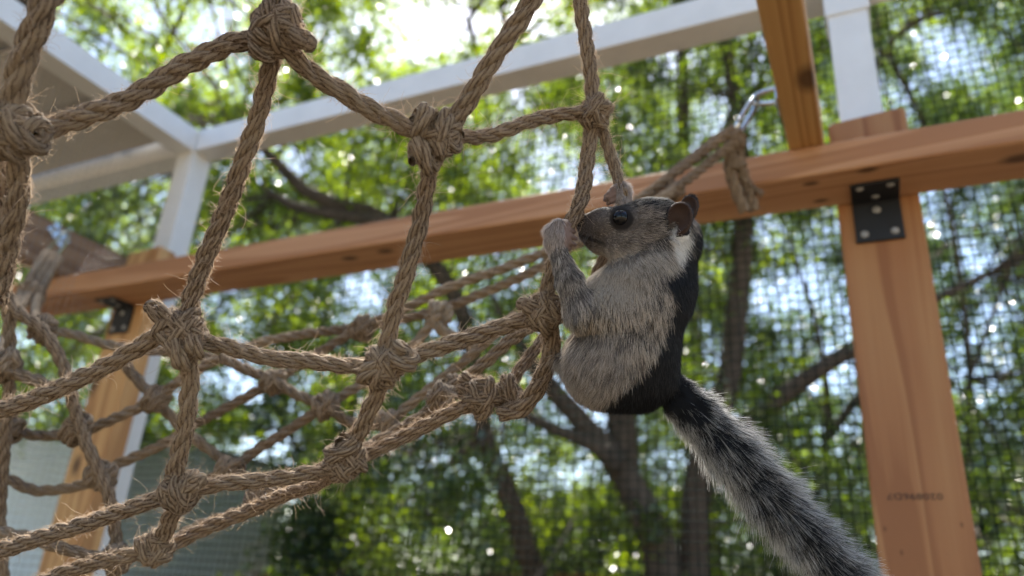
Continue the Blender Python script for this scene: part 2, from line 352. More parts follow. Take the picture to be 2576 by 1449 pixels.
def wire_grid(name, mapf, u0, u1, v0, v1, du, dv, rad, mat, seg, label):
    """welded wire: every wire is a four sided prism with a slight wander"""
    Vs, Fs, off = [], [], 0
    def wires(n0, n1, dn, l0, l1, swap, o):
        nonlocal off
        pos = np.arange(n0, n1, dn); m = max(2, int((l1 - l0) / seg)); t = np.linspace(l0, l1, m)
        for p in pos:
            wob = np.interp(t, t[::3] if m > 6 else t, rng.normal(0, 0.00045, len(t[::3] if m > 6 else t)))
            c = np.stack([t, p + wob, np.full(m, o) + rng.normal(0, 0.0004, m)], 1)
            if swap: c = c[:, [1, 0, 2]]
            a, b = (np.array([0, 1, 0]), np.array([0, 0, 1])) if not swap else (np.array([1, 0, 0]), np.array([0, 0, 1]))
            ring = np.stack([c + rad * a, c + rad * b, c - rad * a, c - rad * b], 1).reshape(-1, 3)
            i = np.arange(m - 1)[:, None] * 4; j = np.arange(4)[None]
            q = np.stack([i + j, i + (j + 1) % 4, i + 4 + (j + 1) % 4, i + 4 + j], -1).reshape(-1, 4)
            Vs.append(ring); Fs.append(q + off); off += len(ring)
    wires(u0, u1, du, v0, v1, True, 0.0); wires(v0, v1, dv, u0, u1, False, rad * 1.7)
    V = np.vstack(Vs); V = mapf(V)
    return tag(link(name, mesh_np(name, V, np.vstack(Fs), False), mat), label, 'wire mesh')
wire_grid('wire_mesh', lambda V: np.stack([V[:, 0], 0.979 + V[:, 2], V[:, 1]], 1), -1.222, 1.85, 0.02, ZW0, 0.0127, 0.0127, 0.00060, M_WIRE, 0.16,
          'dark green welded wire mesh wall behind the beam and posts')
wire_grid('wire_mesh', lambda V: np.stack([-1.279 - V[:, 2], V[:, 0], V[:, 1]], 1), -1.1, 0.92, 0.02, ZW0, 0.0127, 0.0127, 0.00030, M_WIRE2, 0.16,
          'pale wire mesh side wall in front of the grey siding')

# ------------------------------------------------------------------ shed and fence beyond the enclosure
SY = 5.5
zs = on_plane(300, 1085, 1, SY)[2]; xr = on_plane(700, 1330, 1, SY + 2.5)[0]
shed = empty('shed', (-9, SY, 0), 'grey shed with horizontal lap siding behind the side mesh', 'shed')
n_b = int(zs / 0.085); bh = zs / n_b
bmb = bmesh.new()
prof = [(0.0, 0.0), (-0.034, 0.0), (-0.004, bh * 0.995), (0.0, bh * 0.995)]
for xx in (-14.0, xr):
    for (yy, zz) in prof: bmb.verts.new((xx, yy, zz))
bmb.verts.ensure_lookup_table(); vv = bmb.verts
for i in range(4): bmb.faces.new((vv[i], vv[(i + 1) % 4], vv[4 + (i + 1) % 4], vv[4 + i]))
bmb.faces.new(vv[0:4][::-1]); bmb.faces.new(vv[4:8]); bmesh.ops.recalc_face_normals(bmb, faces=bmb.faces)
bme = bm_mesh('siding_board', bmb); bme.materials.append(M_SIDING)
for i in range(n_b):
    o = bpy.data.objects.new('siding_board', bme); COL.objects.link(o); o.parent = shed; o.location = (9, 0, i * bh)
box('corner_board', xr + 0.001, xr + 0.09, SY - 0.04, SY + 0.05, 0, zs, M_SIDING, shed, 0.003)
box('wall', -13.9, xr - 0.001, SY + 0.002, SY + 2.5, 0, zs - 0.002, M_SIDING, shed)
bmb = bmesh.new()
for yy in (SY + .052, SY + 2.5):
    for (oy, zz) in prof: bmb.verts.new((xr - oy, yy, zz))
bmb.verts.ensure_lookup_table(); vv = bmb.verts
for i in range(4): bmb.faces.new((vv[i], vv[(i + 1) % 4], vv[4 + (i + 1) % 4], vv[4 + i]))
bmb.faces.new(vv[0:4][::-1]); bmb.faces.new(vv[4:8]); bmesh.ops.recalc_face_normals(bmb, faces=bmb.faces)
bme2 = bm_mesh('end_board', bmb); bme2.materials.append(M_SIDING)
for i in range(n_b):
    o = bpy.data.objects.new('siding_board', bme2); COL.objects.link(o); o.parent = shed; o.location = (9, -SY, i * bh)
box('eave_trim', -14.0, xr - 1.0, SY - 0.10, SY - 0.02, zs, zs + 0.07, M_TRIM, shed, 0.003)
box('roof', -14.0, xr + 0.05, SY - 0.016, SY + 2.6, zs + 0.002, zs + 0.05, M_SHEDROOF, shed, 0.003)

p0 = at(640, 1440, 9.0); p1 = at(2650, 1440, 9.0)
fl = math.hypot(*(p1 - p0)[:2]); nb = int(fl / 0.15); fdir = (p1 - p0) / fl
fence = empty('board_fence', (p0[0], p0[1], 0), 'brown board fence standing beyond the trees', 'fence')
fence.rotation_euler = (0, 0, math.atan2(fdir[1], fdir[0]))
fbm = box_bm(0, 0.14, -0.009, 0.009, 0.02, 1.0, 0.002, 1); fme = bm_mesh('board', fbm); fme.materials.append(M_FENCE)
top0, top1 = p0[2] - 0.01, p1[2] - 0.01
for i in range(nb):
    o = bpy.data.objects.new('board', fme); COL.objects.link(o); o.parent = fence
    o.location = (i * 0.15, 0.002 * (i % 3), 0); o.scale = (1, 1, top0 + (top1 - top0) * i / nb + random.uniform(-.012, .012)); o.rotation_euler = (0, random.uniform(-.006, .006), 0)
for z in (0.4, 1.3):
    o = link('rail', bm_mesh('rail', box_bm(0, nb * 0.15, 0.014, 0.05, z, z + 0.09, 0.003, 1)), M_FENCE); o.parent = fence

# ------------------------------------------------------------------ trees
def ground_base(p, dx=0.0, dy=0.0): return np.array([p[0] + dx, p[1] + dy, -0.15])
TREES = []
def px_path(pts, z0, dz=0.0):
    n = len(pts); return [(at(x, y, z0 + dz * i / max(1, n - 1)), wd * (z0 + dz * i / max(1, n - 1)) / F_PX / 2) for i, (x, y, wd) in enumerate(pts)]
def limb_arrays(pr, sides=9, step=0.12, wob=0.03):
    e = pr[-1][0] - pr[-2][0]; pr = list(pr) + [(pr[-1][0] + e * .5, pr[-1][1] * .6), (pr[-1][0] + e * 1.1 + np.array([.05, 0, .1]), .006)]
    P = np.array([np.append(p, r) for p, r in pr]); C = catmull(P, step)
    pts = C[:, :3]; rad = np.maximum(C[:, 3], 0.004)
    nz = rng.normal(0, 1, (len(pts), 3)); kker = np.ones(5) / 5
    for a in range(3): nz[:, a] = np.convolve(nz[:, a], kker, 'same')
    pts = pts + nz * wob * rad[:, None] * 6
    return tube_arrays(pts, rad, sides)
def make_tree(label, limbs, leafmat, leafsize):
    root = empty('tree', (limbs[0][0][0][0], limbs[0][0][0][1], 0), label, 'tree', 'trees around the enclosure')
    Vs, Fs, Us, off = [], [], [], 0
    for L in limbs:
        V, Q, uv = limb_arrays(L); Vs.append(V); Fs.append(Q + off); Us.append(uv); off += len(V)
    link('trunk', mesh_np('trunk', np.vstack(Vs), np.vstack(Fs), True, np.vstack(Us)), M_BARK, root)
    pts = np.vstack([np.array([p for p, r in L]) for L in limbs])
    TREES.append(dict(root=root, mat=leafmat, size=leafsize, pts=pts[pts[:, 2] > 1.6] if (pts[:, 2] > 1.6).any() else pts, cl=[], twigs=[]))
    return TREES[-1]
def stem(pts, z0, dz=0.0, grounded=True):
    L = px_path(pts, z0, dz)
    if grounded: L = [(ground_base(L[0][0]), L[0][1] * 1.35)] + L
    return L
t1 = make_tree('big forked tree with thick leaning brown stems behind the squirrel', [
    stem([(1672, 1500, 100), (1640, 1330, 92), (1560, 1170, 70), (1470, 1070, 58), (1385, 975, 50), (1300, 850, 34)], 5.4, 0.5),
    stem([(1745, 1500, 78), (1745, 1330, 74), (1770, 1150, 66), (1835, 930, 60), (1862, 700, 56), (1868, 520, 50), (1850, 250, 36), (1800, 0, 22)], 5.5, 0.4),
    px_path([(1800, 1120, 50), (1900, 1050, 50), (2010, 965, 46), (2130, 888, 42), (2260, 800, 32), (2480, 690, 18)], 5.6, -0.4),
    px_path([(1560, 1170, 60), (1500, 1120, 46), (1400, 1080, 30), (1290, 1030, 24)], 5.5, 0.2),
    px_path([(1570, 1190, 70), (1560, 1080, 78), (1555, 1000, 70), (1560, 800, 50), (1600, 600, 36)], 5.7, 0.3)], 0, 0.062)
t2 = make_tree('dark leaning tree with one long crooked limb behind the rope net', [
    stem([(1345, 1500, 66), (1320, 1380, 60), (1272, 1230, 56), (1215, 1080, 46), (1190, 900, 44), (1130, 720, 44), (985, 560, 42), (870, 520, 40), (770, 480, 34), (690, 395, 26), (610, 330, 16)], 6.2, -1.0),
    px_path([(985, 560, 34), (860, 545, 30), (740, 520, 26), (690, 490, 20)], 5.4, 0.1),
    px_path([(1215, 1080, 40), (1160, 1150, 26), (1100, 1180, 18)], 6.2, 0.3)], 1, 0.060)
t3 = make_tree('slim grey tree rising between the white rail and the beam', [
    stem([(1800, 1560, 40), (1770, 1100, 38), (1735, 700, 36), (1722, 420, 34), (1716, 150, 30), (1700, -120, 26), (1690, -420, 16)], 7.4, 0.6),
    px_path([(1700, -120, 22), (1500, -190, 20), (1290, -110, 16), (1200, 20, 14), (1180, 60, 12), (1207, 150, 8)], 7.6, -0.9),
    px_path([(1500, -190, 18), (1400, -100, 16), (1260, 20, 14), (1310, 95, 8)], 7.3, -0.5),
    px_path([(1735, 700, 26), (1800, 400, 24), (1850, 250, 18), (1900, 60, 12)], 7.5, 0.4)], 1, 0.066)
t4 = make_tree('leafy tree with a thin bent stem beyond the stamped post', [
    stem([(2425, 1560, 24), (2422, 1250, 22), (2440, 950, 16), (2400, 600, 13), (2330, 330, 12), (2230, 120, 12), (2150, -150, 10)], 6.2, 0.3),
    px_path([(2200, 180, 14), (2250, 95, 20), (2330, 40, 18), (2430, 10, 12), (2600, -60, 8)], 5.8, -0.2),
    px_path([(2440, 950, 12), (2560, 620, 9), (2700, 300, 6)], 6.3, 0.2)], 0, 0.058)
t5 = make_tree('bright leafy tree above the roof panel and left white post', [
    stem([(-260, 1560, 60), (-200, 1200, 50), (-60, 700, 40), (150, 380, 30), (330, 320, 24), (420, 290, 22), (500, 270, 18)], 7.2, -0.4),
    px_path([(420, 285, 22), (500, 296, 24), (590, 290, 20), (700, 260, 10)], 6.8, 0.0),
    px_path([(330, 320, 20), (420, 120, 14), (500, -60, 10)], 6.9, 0.1)], 1, 0.062)
t6 = make_tree('low dark tree standing in front of the board fence', [
    stem([(860, 1560, 40), (850, 1300, 36), (870, 1100, 28), (900, 950, 18)], 8.2, 0.4),
    px_path([(850, 1300, 24), (760, 1150, 18), (700, 1040, 12)], 8.2, 0.3)], 2, 0.075)
t7 = make_tree('dark slender tree seen through the mesh behind the stamped post', [
    stem([(2050, 1560, 36), (2040, 1300, 30), (2080, 1100, 22), (2060, 850, 14), (2000, 650, 9)], 8.6, 0.4),
    px_path([(2080, 1100, 24), (2200, 950, 18), (2300, 850, 12)], 8.6, 0.2)], 2, 0.075)
# added tree, out of view: its crown blocks the sun over the enclosure
sp = CAM + SUN_DIR * 7.0
t8 = make_tree('unseen tall tree added to shade the enclosure', [
    [(np.array([-6.2, 2.2, -0.15]), 0.24), (np.array([-6.0, 2.2, 2.5]), 0.20), (np.array([-5.3, 2.4, 6.0]), 0.15), (np.array([-3.6, 3.0, 8.6]), 0.11), (sp + np.array([0.2, 0, 0.9]), 0.07), (sp + np.array([2.4, -.3, .6]), 0.03)],
    [(np.array([-3.6, 3.0, 8.6]), 0.08), (sp + np.array([-.5, -1.2, 0.3]), 0.05), (sp + np.array([.6, -2.6, .2]), 0.02)]], 0, 0.075)

BACK = []
for (bx_, by_, bz_, lab) in ((2.8, -5.2, 3.6, 'round leafy tree across the yard'), (-3.6, -5.0, 3.2, 'low leafy tree at the back of the yard'), (6.4, -1.0, 4.2, 'tall leafy tree at the side of the yard'), (-7.4, -1.6, 4.0, 'leafy tree beyond the roof panel')):
    tb = make_tree(lab, [[(np.array([bx_, by_, -.15]), .2), (np.array([bx_ + .1, by_, 1.8]), .16), (np.array([bx_, by_ + .1, bz_]), .1), (np.array([bx_ + .2, by_, bz_ + 1.6]), .04)]], 0, .09)
    for i in range(42):
        dv = rng.normal(0, 1, 3); dv /= np.linalg.norm(dv); tb['cl'].append((np.array([bx_, by_, bz_]) + dv * np.array([2.1, 2.1, 1.7]) * rng.uniform(.35, 1), 3))
GAPS = [(1085, 95, 75), (1190, 70, 50), (1320, 50, 55), (1300, 260, 36), (1770, 325, 60), (598, 950, 75), (2050, 730, 70), (2100, 810, 55), (2010, 600, 45),
        (2345, 560, 60), (2450, 640, 60), (2480, 800, 60), (1450, 970, 55), (1520, 1015, 45), (1425, 1055, 50), (2100, 960, 75), (1390, 430, 45), (2390, 120, 45), (2480, 210, 50),
        (1480, 1110, 40), (2130, 560, 50), (2260, 250, 50), (330, 60, 30), (560, 40, 50), (1480, 70, 35), (1560, 40, 30), (1370, 850, 25), (1260, 1090, 30), (2500, 980, 50), (2380, 900, 40), (2070, 1090, 40), (1000, 30, 30)]
def in_gap(p, grow):
    x, y, z = pix(p)
    return any((x - gx) ** 2 + (y - gy) ** 2 < (gr + grow * F_PX / z) ** 2 for gx, gy, gr in GAPS)
# clusters of twigs and leaves on a jittered lattice of directions, two depths
cl = []
for layer, (zlo, zhi, step, keep) in enumerate([(4.3, 6.4, 105, 0.80), (6.4, 9.6, 95, 0.92), (9.6, 14.0, 90, 0.95)]):
    for X in np.arange(-700, 3300, step):
        for Y in np.arange(-650, 1600, step):
            if rng.random() > (keep if Y > -250 else .22): continue
            if layer == 2 and Y < -150: continue
            x = X + rng.normal(0, step * .45); y = Y + rng.normal(0, step * .45)
            c = at(x, y, rng.uniform(zlo, zhi))
            if c[2] < 0.3: continue
            if in_gap(c, 0.10 if layer < 2 else 0.0): continue
            if layer == 2 and y > 950 and rng.random() < .5: cl.append((at(x + rng.normal(0, 40), y + rng.normal(0, 40), rng.uniform(11, 14.5)), 2))
            if x < 760 and y > 1090 and layer < 2: continue          # the shed shows here
            if c[0] < xr + .3 and SY - .6 < c[1] < SY + 3.2 and c[2] < zs + .4: continue
            # bare strips where stems stand clear of leaves
            if layer == 0 and 1430 < x < 1900 and 980 < y < 1500 and rng.random() < .75: continue
            if layer == 0 and 1200 < x < 1430 and 1150 < y < 1500 and rng.random() < .6: continue
            cl.append((c, layer))
for i in range(34):
    cl.append((at(rng.uniform(725, 900), rng.uniform(1130, 1560), rng.uniform(6.6, 9.5)), 1))
for i in range(46):
    cl.append((at(rng.uniform(1230, 1700), rng.uniform(1290, 1490), rng.uniform(12, 16)), 4))
LB = np.array([(1130, 720), (985, 560), (870, 520), (770, 480), (690, 395)], float)
def near_limb(p):
    x, y, z = pix(p); q = np.array([x, y]); d = min(np.linalg.norm(q - (a + np.clip(((q - a) @ (b - a)) / ((b - a) @ (b - a)), 0, 1) * (b - a))) for a, b in zip(LB[:-1], LB[1:]))
    return z < 5.9 and d < 85
cl = [q for q in cl if q[0][2] > .25 and not near_limb(q[0])]
for X in np.arange(-500, 3300, 105):
    for Y in np.arange(250, 1580, 105):
        c = at(X + rng.normal(0, 45), Y + rng.normal(0, 45), rng.uniform(13.5, 18))
        if c[2] > .3 and rng.random() < .93 and not in_gap(c, -.25): cl.append((c, 4))
for c, layer in cl:
    best, bd = None, 1e9
    for t in TREES[:7]:
        d = np.min(np.linalg.norm(t['pts'] - c, axis=1))
        if d < bd: bd, best = d, t
    best['cl'].append((c, layer))
sxv = np.cross(SUN_DIR, [0, 0, 1.0]); sxv /= np.linalg.norm(sxv); syv = np.cross(sxv, SUN_DIR)
for i in range(88):  # added canopy clumps across the sun's path, kept out of view
    a, b = rng.uniform(-2.6, 2.6), rng.uniform(-2.6, 2.6)
    c = sp + sxv * a + syv * b + SUN_DIR * rng.normal(0, .45)
    x, y, z = pix(c)
    if z > 0 and y > -120 and -150 < x < 2700: continue
    t8['cl'].append((c, 3))
nleaf = 0
for t in TREES:
    if not t['cl']: continue
    A = []; TW = []; off = 0; TF = []
    for c, layer in t['cl']:
        n = int(rng.uniform(190, 300) * (1, 1, .9, 1, .95)[layer]); sz = t['size'] * (1.0 + 0.18 * layer)
        rad = (0.15 + 0.05 * layer) * rng.uniform(.8, 1.35)
        if layer == 3: n, rad, sz = 190, 0.36, 0.085
        if layer == 4: rad, sz = .5, .15
        ax = rng.normal(0, 1, 3); ax /= np.linalg.norm(ax)
        g = rng.normal(0, 1, (n, 3)) * rad * 0.62
        g = g + ax * rng.normal(0, rad * .7, (n, 1))
        g[:, 2] *= .8
        A.append((c + g, np.full(n, sz)))
        # twig from the cluster towards its tree
        j = np.argmin(np.linalg.norm(t['pts'] - c, axis=1)); q = t['pts'][j]; d = q - c; dn = np.linalg.norm(d)
        if dn > 0.05 and layer != 3 or dn > .05 and rng.random() < .3:
            e = c + d * min(1, 1.1 / dn); mid = (c + e) / 2 + rng.normal(0, .06, 3)
            V, Q, _ = tube_arrays(np.array([c - d / dn * .1, c + (mid - c) * .5, mid, e]), np.array([.004, .006, .008, .011]), 4)
            TW.append(V); TF.append(Q + off); off += len(V)
    P = np.vstack([a for a, _ in A]); S = np.concatenate([s for _, s in A]); n = len(P); nleaf += n
    S = S * rng.uniform(.65, 1.25, n)
    d = rng.normal(0, 1, (n, 3)); d[:, 2] -= .5; d /= np.linalg.norm(d, axis=1)[:, None]
    s_ = rng.normal(0, 1, (n, 3)); s_[:, 2] *= .55; s_ -= d * (s_ * d).sum(1)[:, None]; s_ /= np.linalg.norm(s_, axis=1)[:, None]
    nn = np.cross(d, s_)
    V = np.stack([P - d * S[:, None] * .5, P + s_ * S[:, None] * .26 + nn * S[:, None] * .06, P + d * S[:, None] * .5, P - s_ * S[:, None] * .26 + nn * S[:, None] * .06], 1).reshape(-1, 3)
    Fq = np.arange(4 * n).reshape(n, 4)
    me = mesh_np('crown', V, Fq, False)
    a = me.attributes.new('leafrnd', 'FLOAT', 'POINT'); a.data.foreach_set('value', np.repeat(rng.random(n), 4).astype(np.float32))
    o = link('crown', me, LEAF[t['mat']], t['root']); o['kind'] = 'stuff'
    if TW:
        o = link('twigs', mesh_np('twigs', np.vstack(TW), np.vstack(TF), True), M_BARK, t['root']); o['kind'] = 'stuff'
print('leaves', nleaf)

# ------------------------------------------------------------------ hair curves
def hair(name, PTS, rad, mat, parent, col=None, kind=None):
    """PTS (n, k, 3) world positions, rad (n, k)"""
    n, k, _ = PTS.shape
    hc = bpy.data.hair_curves.new(name); hc.add_curves([k] * n)
    hc.attributes['position'].data.foreach_set('vector', np.ascontiguousarray(PTS, np.float32).ravel())
    a = hc.attributes.get('radius') or hc.attributes.new('radius', 'FLOAT', 'POINT')
    a.data.foreach_set('value', np.ascontiguousarray(np.broadcast_to(rad, (n, k)), np.float32).ravel())
    if col is not None:
        a = hc.attributes.new('hcol', 'FLOAT_COLOR', 'POINT')
        C = np.concatenate([col, np.ones((n, k, 1))], -1); a.data.foreach_set('color', np.ascontiguousarray(C, np.float32).ravel())
    o = link(name, hc, mat, parent)
    if kind: o['kind'] = kind
    return o

# ------------------------------------------------------------------ rope net
net = empty('rope_net', at(700, 900, 0.4), 'knotted brown jute rope climbing net with wide meshes slung from the joists', 'rope net')
FUZZ = []          # (path, radius, density)
def rope_geo(C, Rr, sides=9, twist=1.0, fine=True):
    """three laid strands; C (n,3) dense path, Rr radius"""
    T, Nn, B = frames(C); L = np.concatenate([[0], np.cumsum(np.linalg.norm(np.diff(C, axis=0), axis=1))])
    Rr = np.broadcast_to(np.asarray(Rr, float), (len(C),))
    Vs, Fs, Us, off = [], [], [], 0
    ph0 = rng.uniform(0, 6)
    kk = 2 * np.pi / (np.mean(Rr) * rng.uniform(7.0, 9.5)) * twist
    for s in range(3):
        ph = ph0 + s * 2 * np.pi / 3 + kk * L
        jit = 1 + .05 * np.sin(L / np.mean(Rr) * .9 + s * 2)
        P = C + (Rr * .50 * jit)[:, None] * (np.cos(ph)[:, None] * Nn + np.sin(ph)[:, None] * B)
        rs = Rr * .545 * (1 + .05 * np.sin(L * 700 + s * 2) + .05 * np.interp(L, np.linspace(0, L[-1], max(4, int(L[-1] / .006))), rng.normal(0, 1, max(4, int(L[-1] / .006)))))
        def lumps(n, th): return 1 + .07 * np.sin(5 * th[None] - (L * kk * 2.1)[:, None] + s) + rng.normal(0, .035, (n, len(th)))
        V, Q, uv = tube_arrays(P, rs, sides, rad_fn=lumps if fine else None)
        Vs.append(V); Fs.append(Q + off); Us.append(uv + np.array([0, 0])); off += len(V)
    return np.vstack(Vs), np.vstack(Fs), np.vstack(Us)
def rope(pts, name='rope', fine=True, fuzz=1.0, wander=True, twist=1.0):
    """pts (px, py, depth, width px)"""
    P = np.array([np.append(at(x, y, z), wd * z / F_PX / 2) for x, y, z, wd in pts])
    C = catmull(P, 0.0010 if fine else 0.0022); path, Rr = C[:, :3], C[:, 3]
    if wander and len(path) > 12:
        t = np.linspace(0, 1, len(path)); win = np.sin(np.pi * t)[:, None]
        off = np.stack([np.interp(t, np.linspace(0, 1, 6), rng.normal(0, .0006, 6)) for _ in range(3)], 1)
        ker = np.ones(9) / 9; off = np.stack([np.convolve(off[:, a], ker, 'same') for a in range(3)], 1); path = path + off * win
    V, Q, uv = rope_geo(path, Rr, 10 if fine else 7, twist, fine)
    o = link(name, mesh_np(name, V, Q, True, uv), M_ROPE, net)
    if fuzz > 0: FUZZ.append((path, Rr, fuzz))
    return o
def knot(px, py, z, wd, angles, size=1.0, fine=True, fuzz=1.0, stubs=(), turns=1.6, lift=0.5):
    """a lump of rope turns: each angle (degrees in the picture plane) is the axis of one coil; stubs are rope ends"""
    c = at(px, py, z); Rr = wd * z / F_PX / 2
    Vs, Fs, Us, off = [], [], [], 0
    for k, an in enumerate(angles):
        a = math.radians(an); dpt = rng.uniform(-.35, .35)
        ax = math.cos(a) * RIGHT + math.sin(a) * UP - FWD * dpt; ax /= np.linalg.norm(ax)
        e1 = np.cross(ax, FWD); e1 /= np.linalg.norm(e1); e2 = np.cross(ax, e1)
        tn = turns * rng.uniform(.9, 1.15); n = int(70 * tn) if fine else int(30 * tn)
        t = np.linspace(0, 1, n); th = 2 * np.pi * tn * t + rng.uniform(0, 6.28)
        rho = Rr * (1.32 + .16 * k) * size * (1 - .75 * np.clip((t - .84) / .16, 0, 1) ** 2 - .75 * np.clip((.16 - t) / .16, 0, 1) ** 2)
        path = c + ax * ((t - .5)[:, None] * Rr * 2.0 * tn * .9 * size) + rho[:, None] * (np.cos(th)[:, None] * e1 * 1.12 + np.sin(th)[:, None] * e2 * .88)
        path = path + RIGHT * rng.normal(0, .25) * Rr + UP * rng.normal(0, .25) * Rr
        V, Q, uv = rope_geo(path, Rr * .96, 10 if fine else 7, 1.0, fine); Vs.append(V); Fs.append(Q + off); Us.append(uv); off += len(V)
        if fuzz > 0: FUZZ.append((path, np.full(n, Rr), fuzz * .55))
    for (x1, y1, dz) in stubs:
        e = at(x1, y1, z + dz); m = (c + e) / 2 - FWD * Rr * .5
        C = catmull(np.array([c, m, e]), .001 if fine else .002); n = len(C)
        rr = Rr * np.where(np.arange(n) > n - 4, .88, 1.0); V, Q, uv = rope_geo(C, rr, 10 if fine else 7, 1, fine)
        Vs.append(V); Fs.append(Q + off); Us.append(uv); off += len(V)
        # frayed end plug
        th = np.linspace(0, 2 * np.pi, 10, endpoint=False); T, Nn, B = frames(C)
        P2 = np.array([C[-1] - T[-1] * .0008, C[-1] + T[-1] * Rr * .35, C[-1] + T[-1] * Rr * .55]); V, Q, uv = tube_arrays(P2, np.array([Rr * .9, Rr * .65, Rr * .08]), 10)
        Vs.append(V); Fs.append(Q + off); Us.append(uv); off += len(V)
        if fuzz > 0: FUZZ.append((C, np.full(n, Rr), fuzz))
    return link('knot', mesh_np('knot', np.vstack(Vs), np.vstack(Fs), True, np.vstack(Us)), M_ROPE, net)

# near side of the net ------------------------------------------------
rope([(330, -460, .27, 72), (150, -60, .30, 66), (112, 20, .30, 65), (60, 150, .305, 64), (25, 270, .31, 62), (20, 310, .31, 60)])
rope([(28, 330, .312, 58), (48, 420, .318, 54), (40, 520, .325, 54), (14, 640, .335, 54), (-14, 760, .34, 54)])
rope([(-10, 330, .33, 60), (4, 450, .33, 60), (10, 560, .335, 56), (-6, 680, .34, 54)])
knot(30, 325, .312, 60, (70, 150, 20), 1.0, stubs=())
rope([(60, 345, .32, 50), (130, 322, .33, 52), (300, 255, .34, 54), (460, 165, .35, 54), (580, 110, .357, 52), (670, 95, .36, 50)])
rope([(770, -480, .34, 54), (715, -70, .36, 52), (708, 0, .36, 52), (695, 90, .36, 50)])
knot(700, 72, .358, 54, (60, 115, 5), 1.02, stubs=((782, 112, -.004),))
knot(664, 118, .354, 48, (40,), .72, turns=1.2)
rope([(692, 110, .362, 46), (672, 200, .37, 46), (640, 330, .378, 46), (590, 470, .384, 46), (535, 610, .388, 47), (492, 720, .39, 47), (468, 800, .39, 47)])
rope([(720, 125, .36, 48), (790, 185, .362, 50), (890, 250, .366, 50), (985, 305, .37, 50), (1070, 335, .372, 48)])
rope([(1600, -460, .35, 52), (1372, -60, .36, 50), (1320, 30, .362, 50), (1240, 150, .366, 50), (1180, 250, .37, 50), (1125, 330, .374, 48)])
knot(1105, 335, .372, 48, (20, 95, 160), 1.0, stubs=())
knot(1072, 305, .366, 44, (-35,), .85, turns=1.2)
knot(1090, 385, .368, 46, (8,), 1.0, turns=1.3)
rope([(1140, 345, .378, 40), (1215, 345, .39, 38), (1300, 318, .40, 37), (1390, 292, .41, 36), (1470, 282, .415, 36)])
rope([(1410, -460, .44, 36), (1450, -60, .425, 36), (1462, 30, .422, 37), (1480, 130, .42, 37), (1490, 230, .418, 37), (1490, 290, .418, 37)])
knot(1490, 285, .416, 37, (80, 10, 140), .92, stubs=((1532, 268, -.003),))
rope([(1488, 290, .418, 38), (1484, 360, .416, 39), (1470, 450, .410, 40), (1452, 520, .402, 40), (1432, 562, .398, 39), (1414, 615, .399, 38), (1392, 680, .403, 40), (1377, 740, .405, 42), (1372, 790, .406, 42)])
rope([(1500, 290, .422, 30), (1522, 345, .421, 30), (1545, 420, .418, 30), (1560, 475, .4135, 29), (1566, 520, .42, 28), (1540, 600, .432, 28), (1506, 680, .44, 30), (1470, 760, .447, 30)])
rope([(1098, 390, .376, 44), (1080, 440, .38, 44), (1060, 560, .388, 44), (1030, 660, .392, 46), (995, 770, .396, 45), (975, 860, .40, 45), (970, 915, .40, 44)])
knot(455, 830, .388, 48, (80, 35, 140), 1.0, stubs=((378, 768, -.006),))
knot(470, 880, .384, 46, (5,), .98, turns=1.35)
rope([(455, 830, .39, 46), (395, 845, .392, 46), (290, 905, .395, 46), (170, 965, .40, 46), (60, 1012, .405, 46), (-60, 1050, .41, 46), (-320, 1160, .42, 46)])
rope([(480, 850, .392, 42), (545, 868, .393, 42), (640, 892, .395, 42), (760, 912, .398, 42), (900, 920, .40, 42), (960, 918, .40, 42)])
knot(965, 925, .398, 44, (75, 20, 150), .95)
knot(1015, 900, .394, 42, (60,), .82, turns=1.3)
knot(930, 940, .394, 42, (110,), .75, turns=1.1)
rope([(985, 915, .402, 43), (1060, 890, .403, 43), (1160, 855, .404, 43), (1260, 822, .406, 43), (1350, 795, .408, 43)])
knot(1368, 790, .404, 43, (70, 140, 20), .95, stubs=((1310, 762, -.006),))
rope([(1372, 790, .408, 44), (1392, 850, .41, 46), (1384, 910, .412, 46), (1350, 980, .414, 46), (1310, 1028, .416, 46), (1255, 1040, .418, 42)])
rope([(472, 880, .39, 44), (476, 940, .392, 46), (470, 1040, .398, 46), (452, 1130, .404, 46), (440, 1200, .408, 46), (452, 1235, .41, 44)])
rope([(965, 940, .402, 42), (945, 1000, .406, 44), (912, 1070, .412, 44), (880, 1120, .416, 44), (862, 1170, .418, 42)])
knot(865, 1160, .416, 43, (80, 30, 120), .92)
knot(868, 1122, .412, 42, (100,), .85, turns=1.2)
knot(458, 1232, .408, 44, (75, 20, 150), .92, stubs=((508, 1205, -.005),))
rope([(455, 1232, .41, 42), (395, 1255, .41, 42), (290, 1290, .412, 42), (170, 1335, .414, 42), (60, 1368, .416, 42), (-60, 1400, .418, 42), (-320, 1480, .42, 42)])
rope([(470, 1232, .41, 40), (540, 1222, .412, 40), (640, 1208, .414, 40), (740, 1195, .416, 40), (850, 1175, .418, 40)])
rope([(452, 1240, .412, 42), (432, 1300, .42, 42), (405, 1360, .43, 42)])
knot(395, 1378, .43, 40, (70, 15, 140), .88)
rope([(395, 1382, .432, 38), (320, 1398, .43, 38), (240, 1418, .43, 38), (140, 1452, .43, 38), (20, 1500, .43, 38)])
rope([(410, 1380, .434, 36), (480, 1350, .44, 36), (600, 1297, .445, 36), (720, 1245, .44, 36), (800, 1215, .43, 36), (850, 1180, .424, 36)])
rope([(880, 1160, .424, 36), (940, 1135, .428, 36), (1020, 1095, .43, 37), (1090, 1058, .43, 38), (1150, 1030, .428, 38), (1220, 1005, .426, 40)])
knot(1215, 998, .424, 41, (15, 80, 150), 1.0)
knot(1275, 985, .428, 40, (60, 0), .85, turns=1.3)
knot(1180, 975, .43, 38, (40,), .8, turns=1.2)
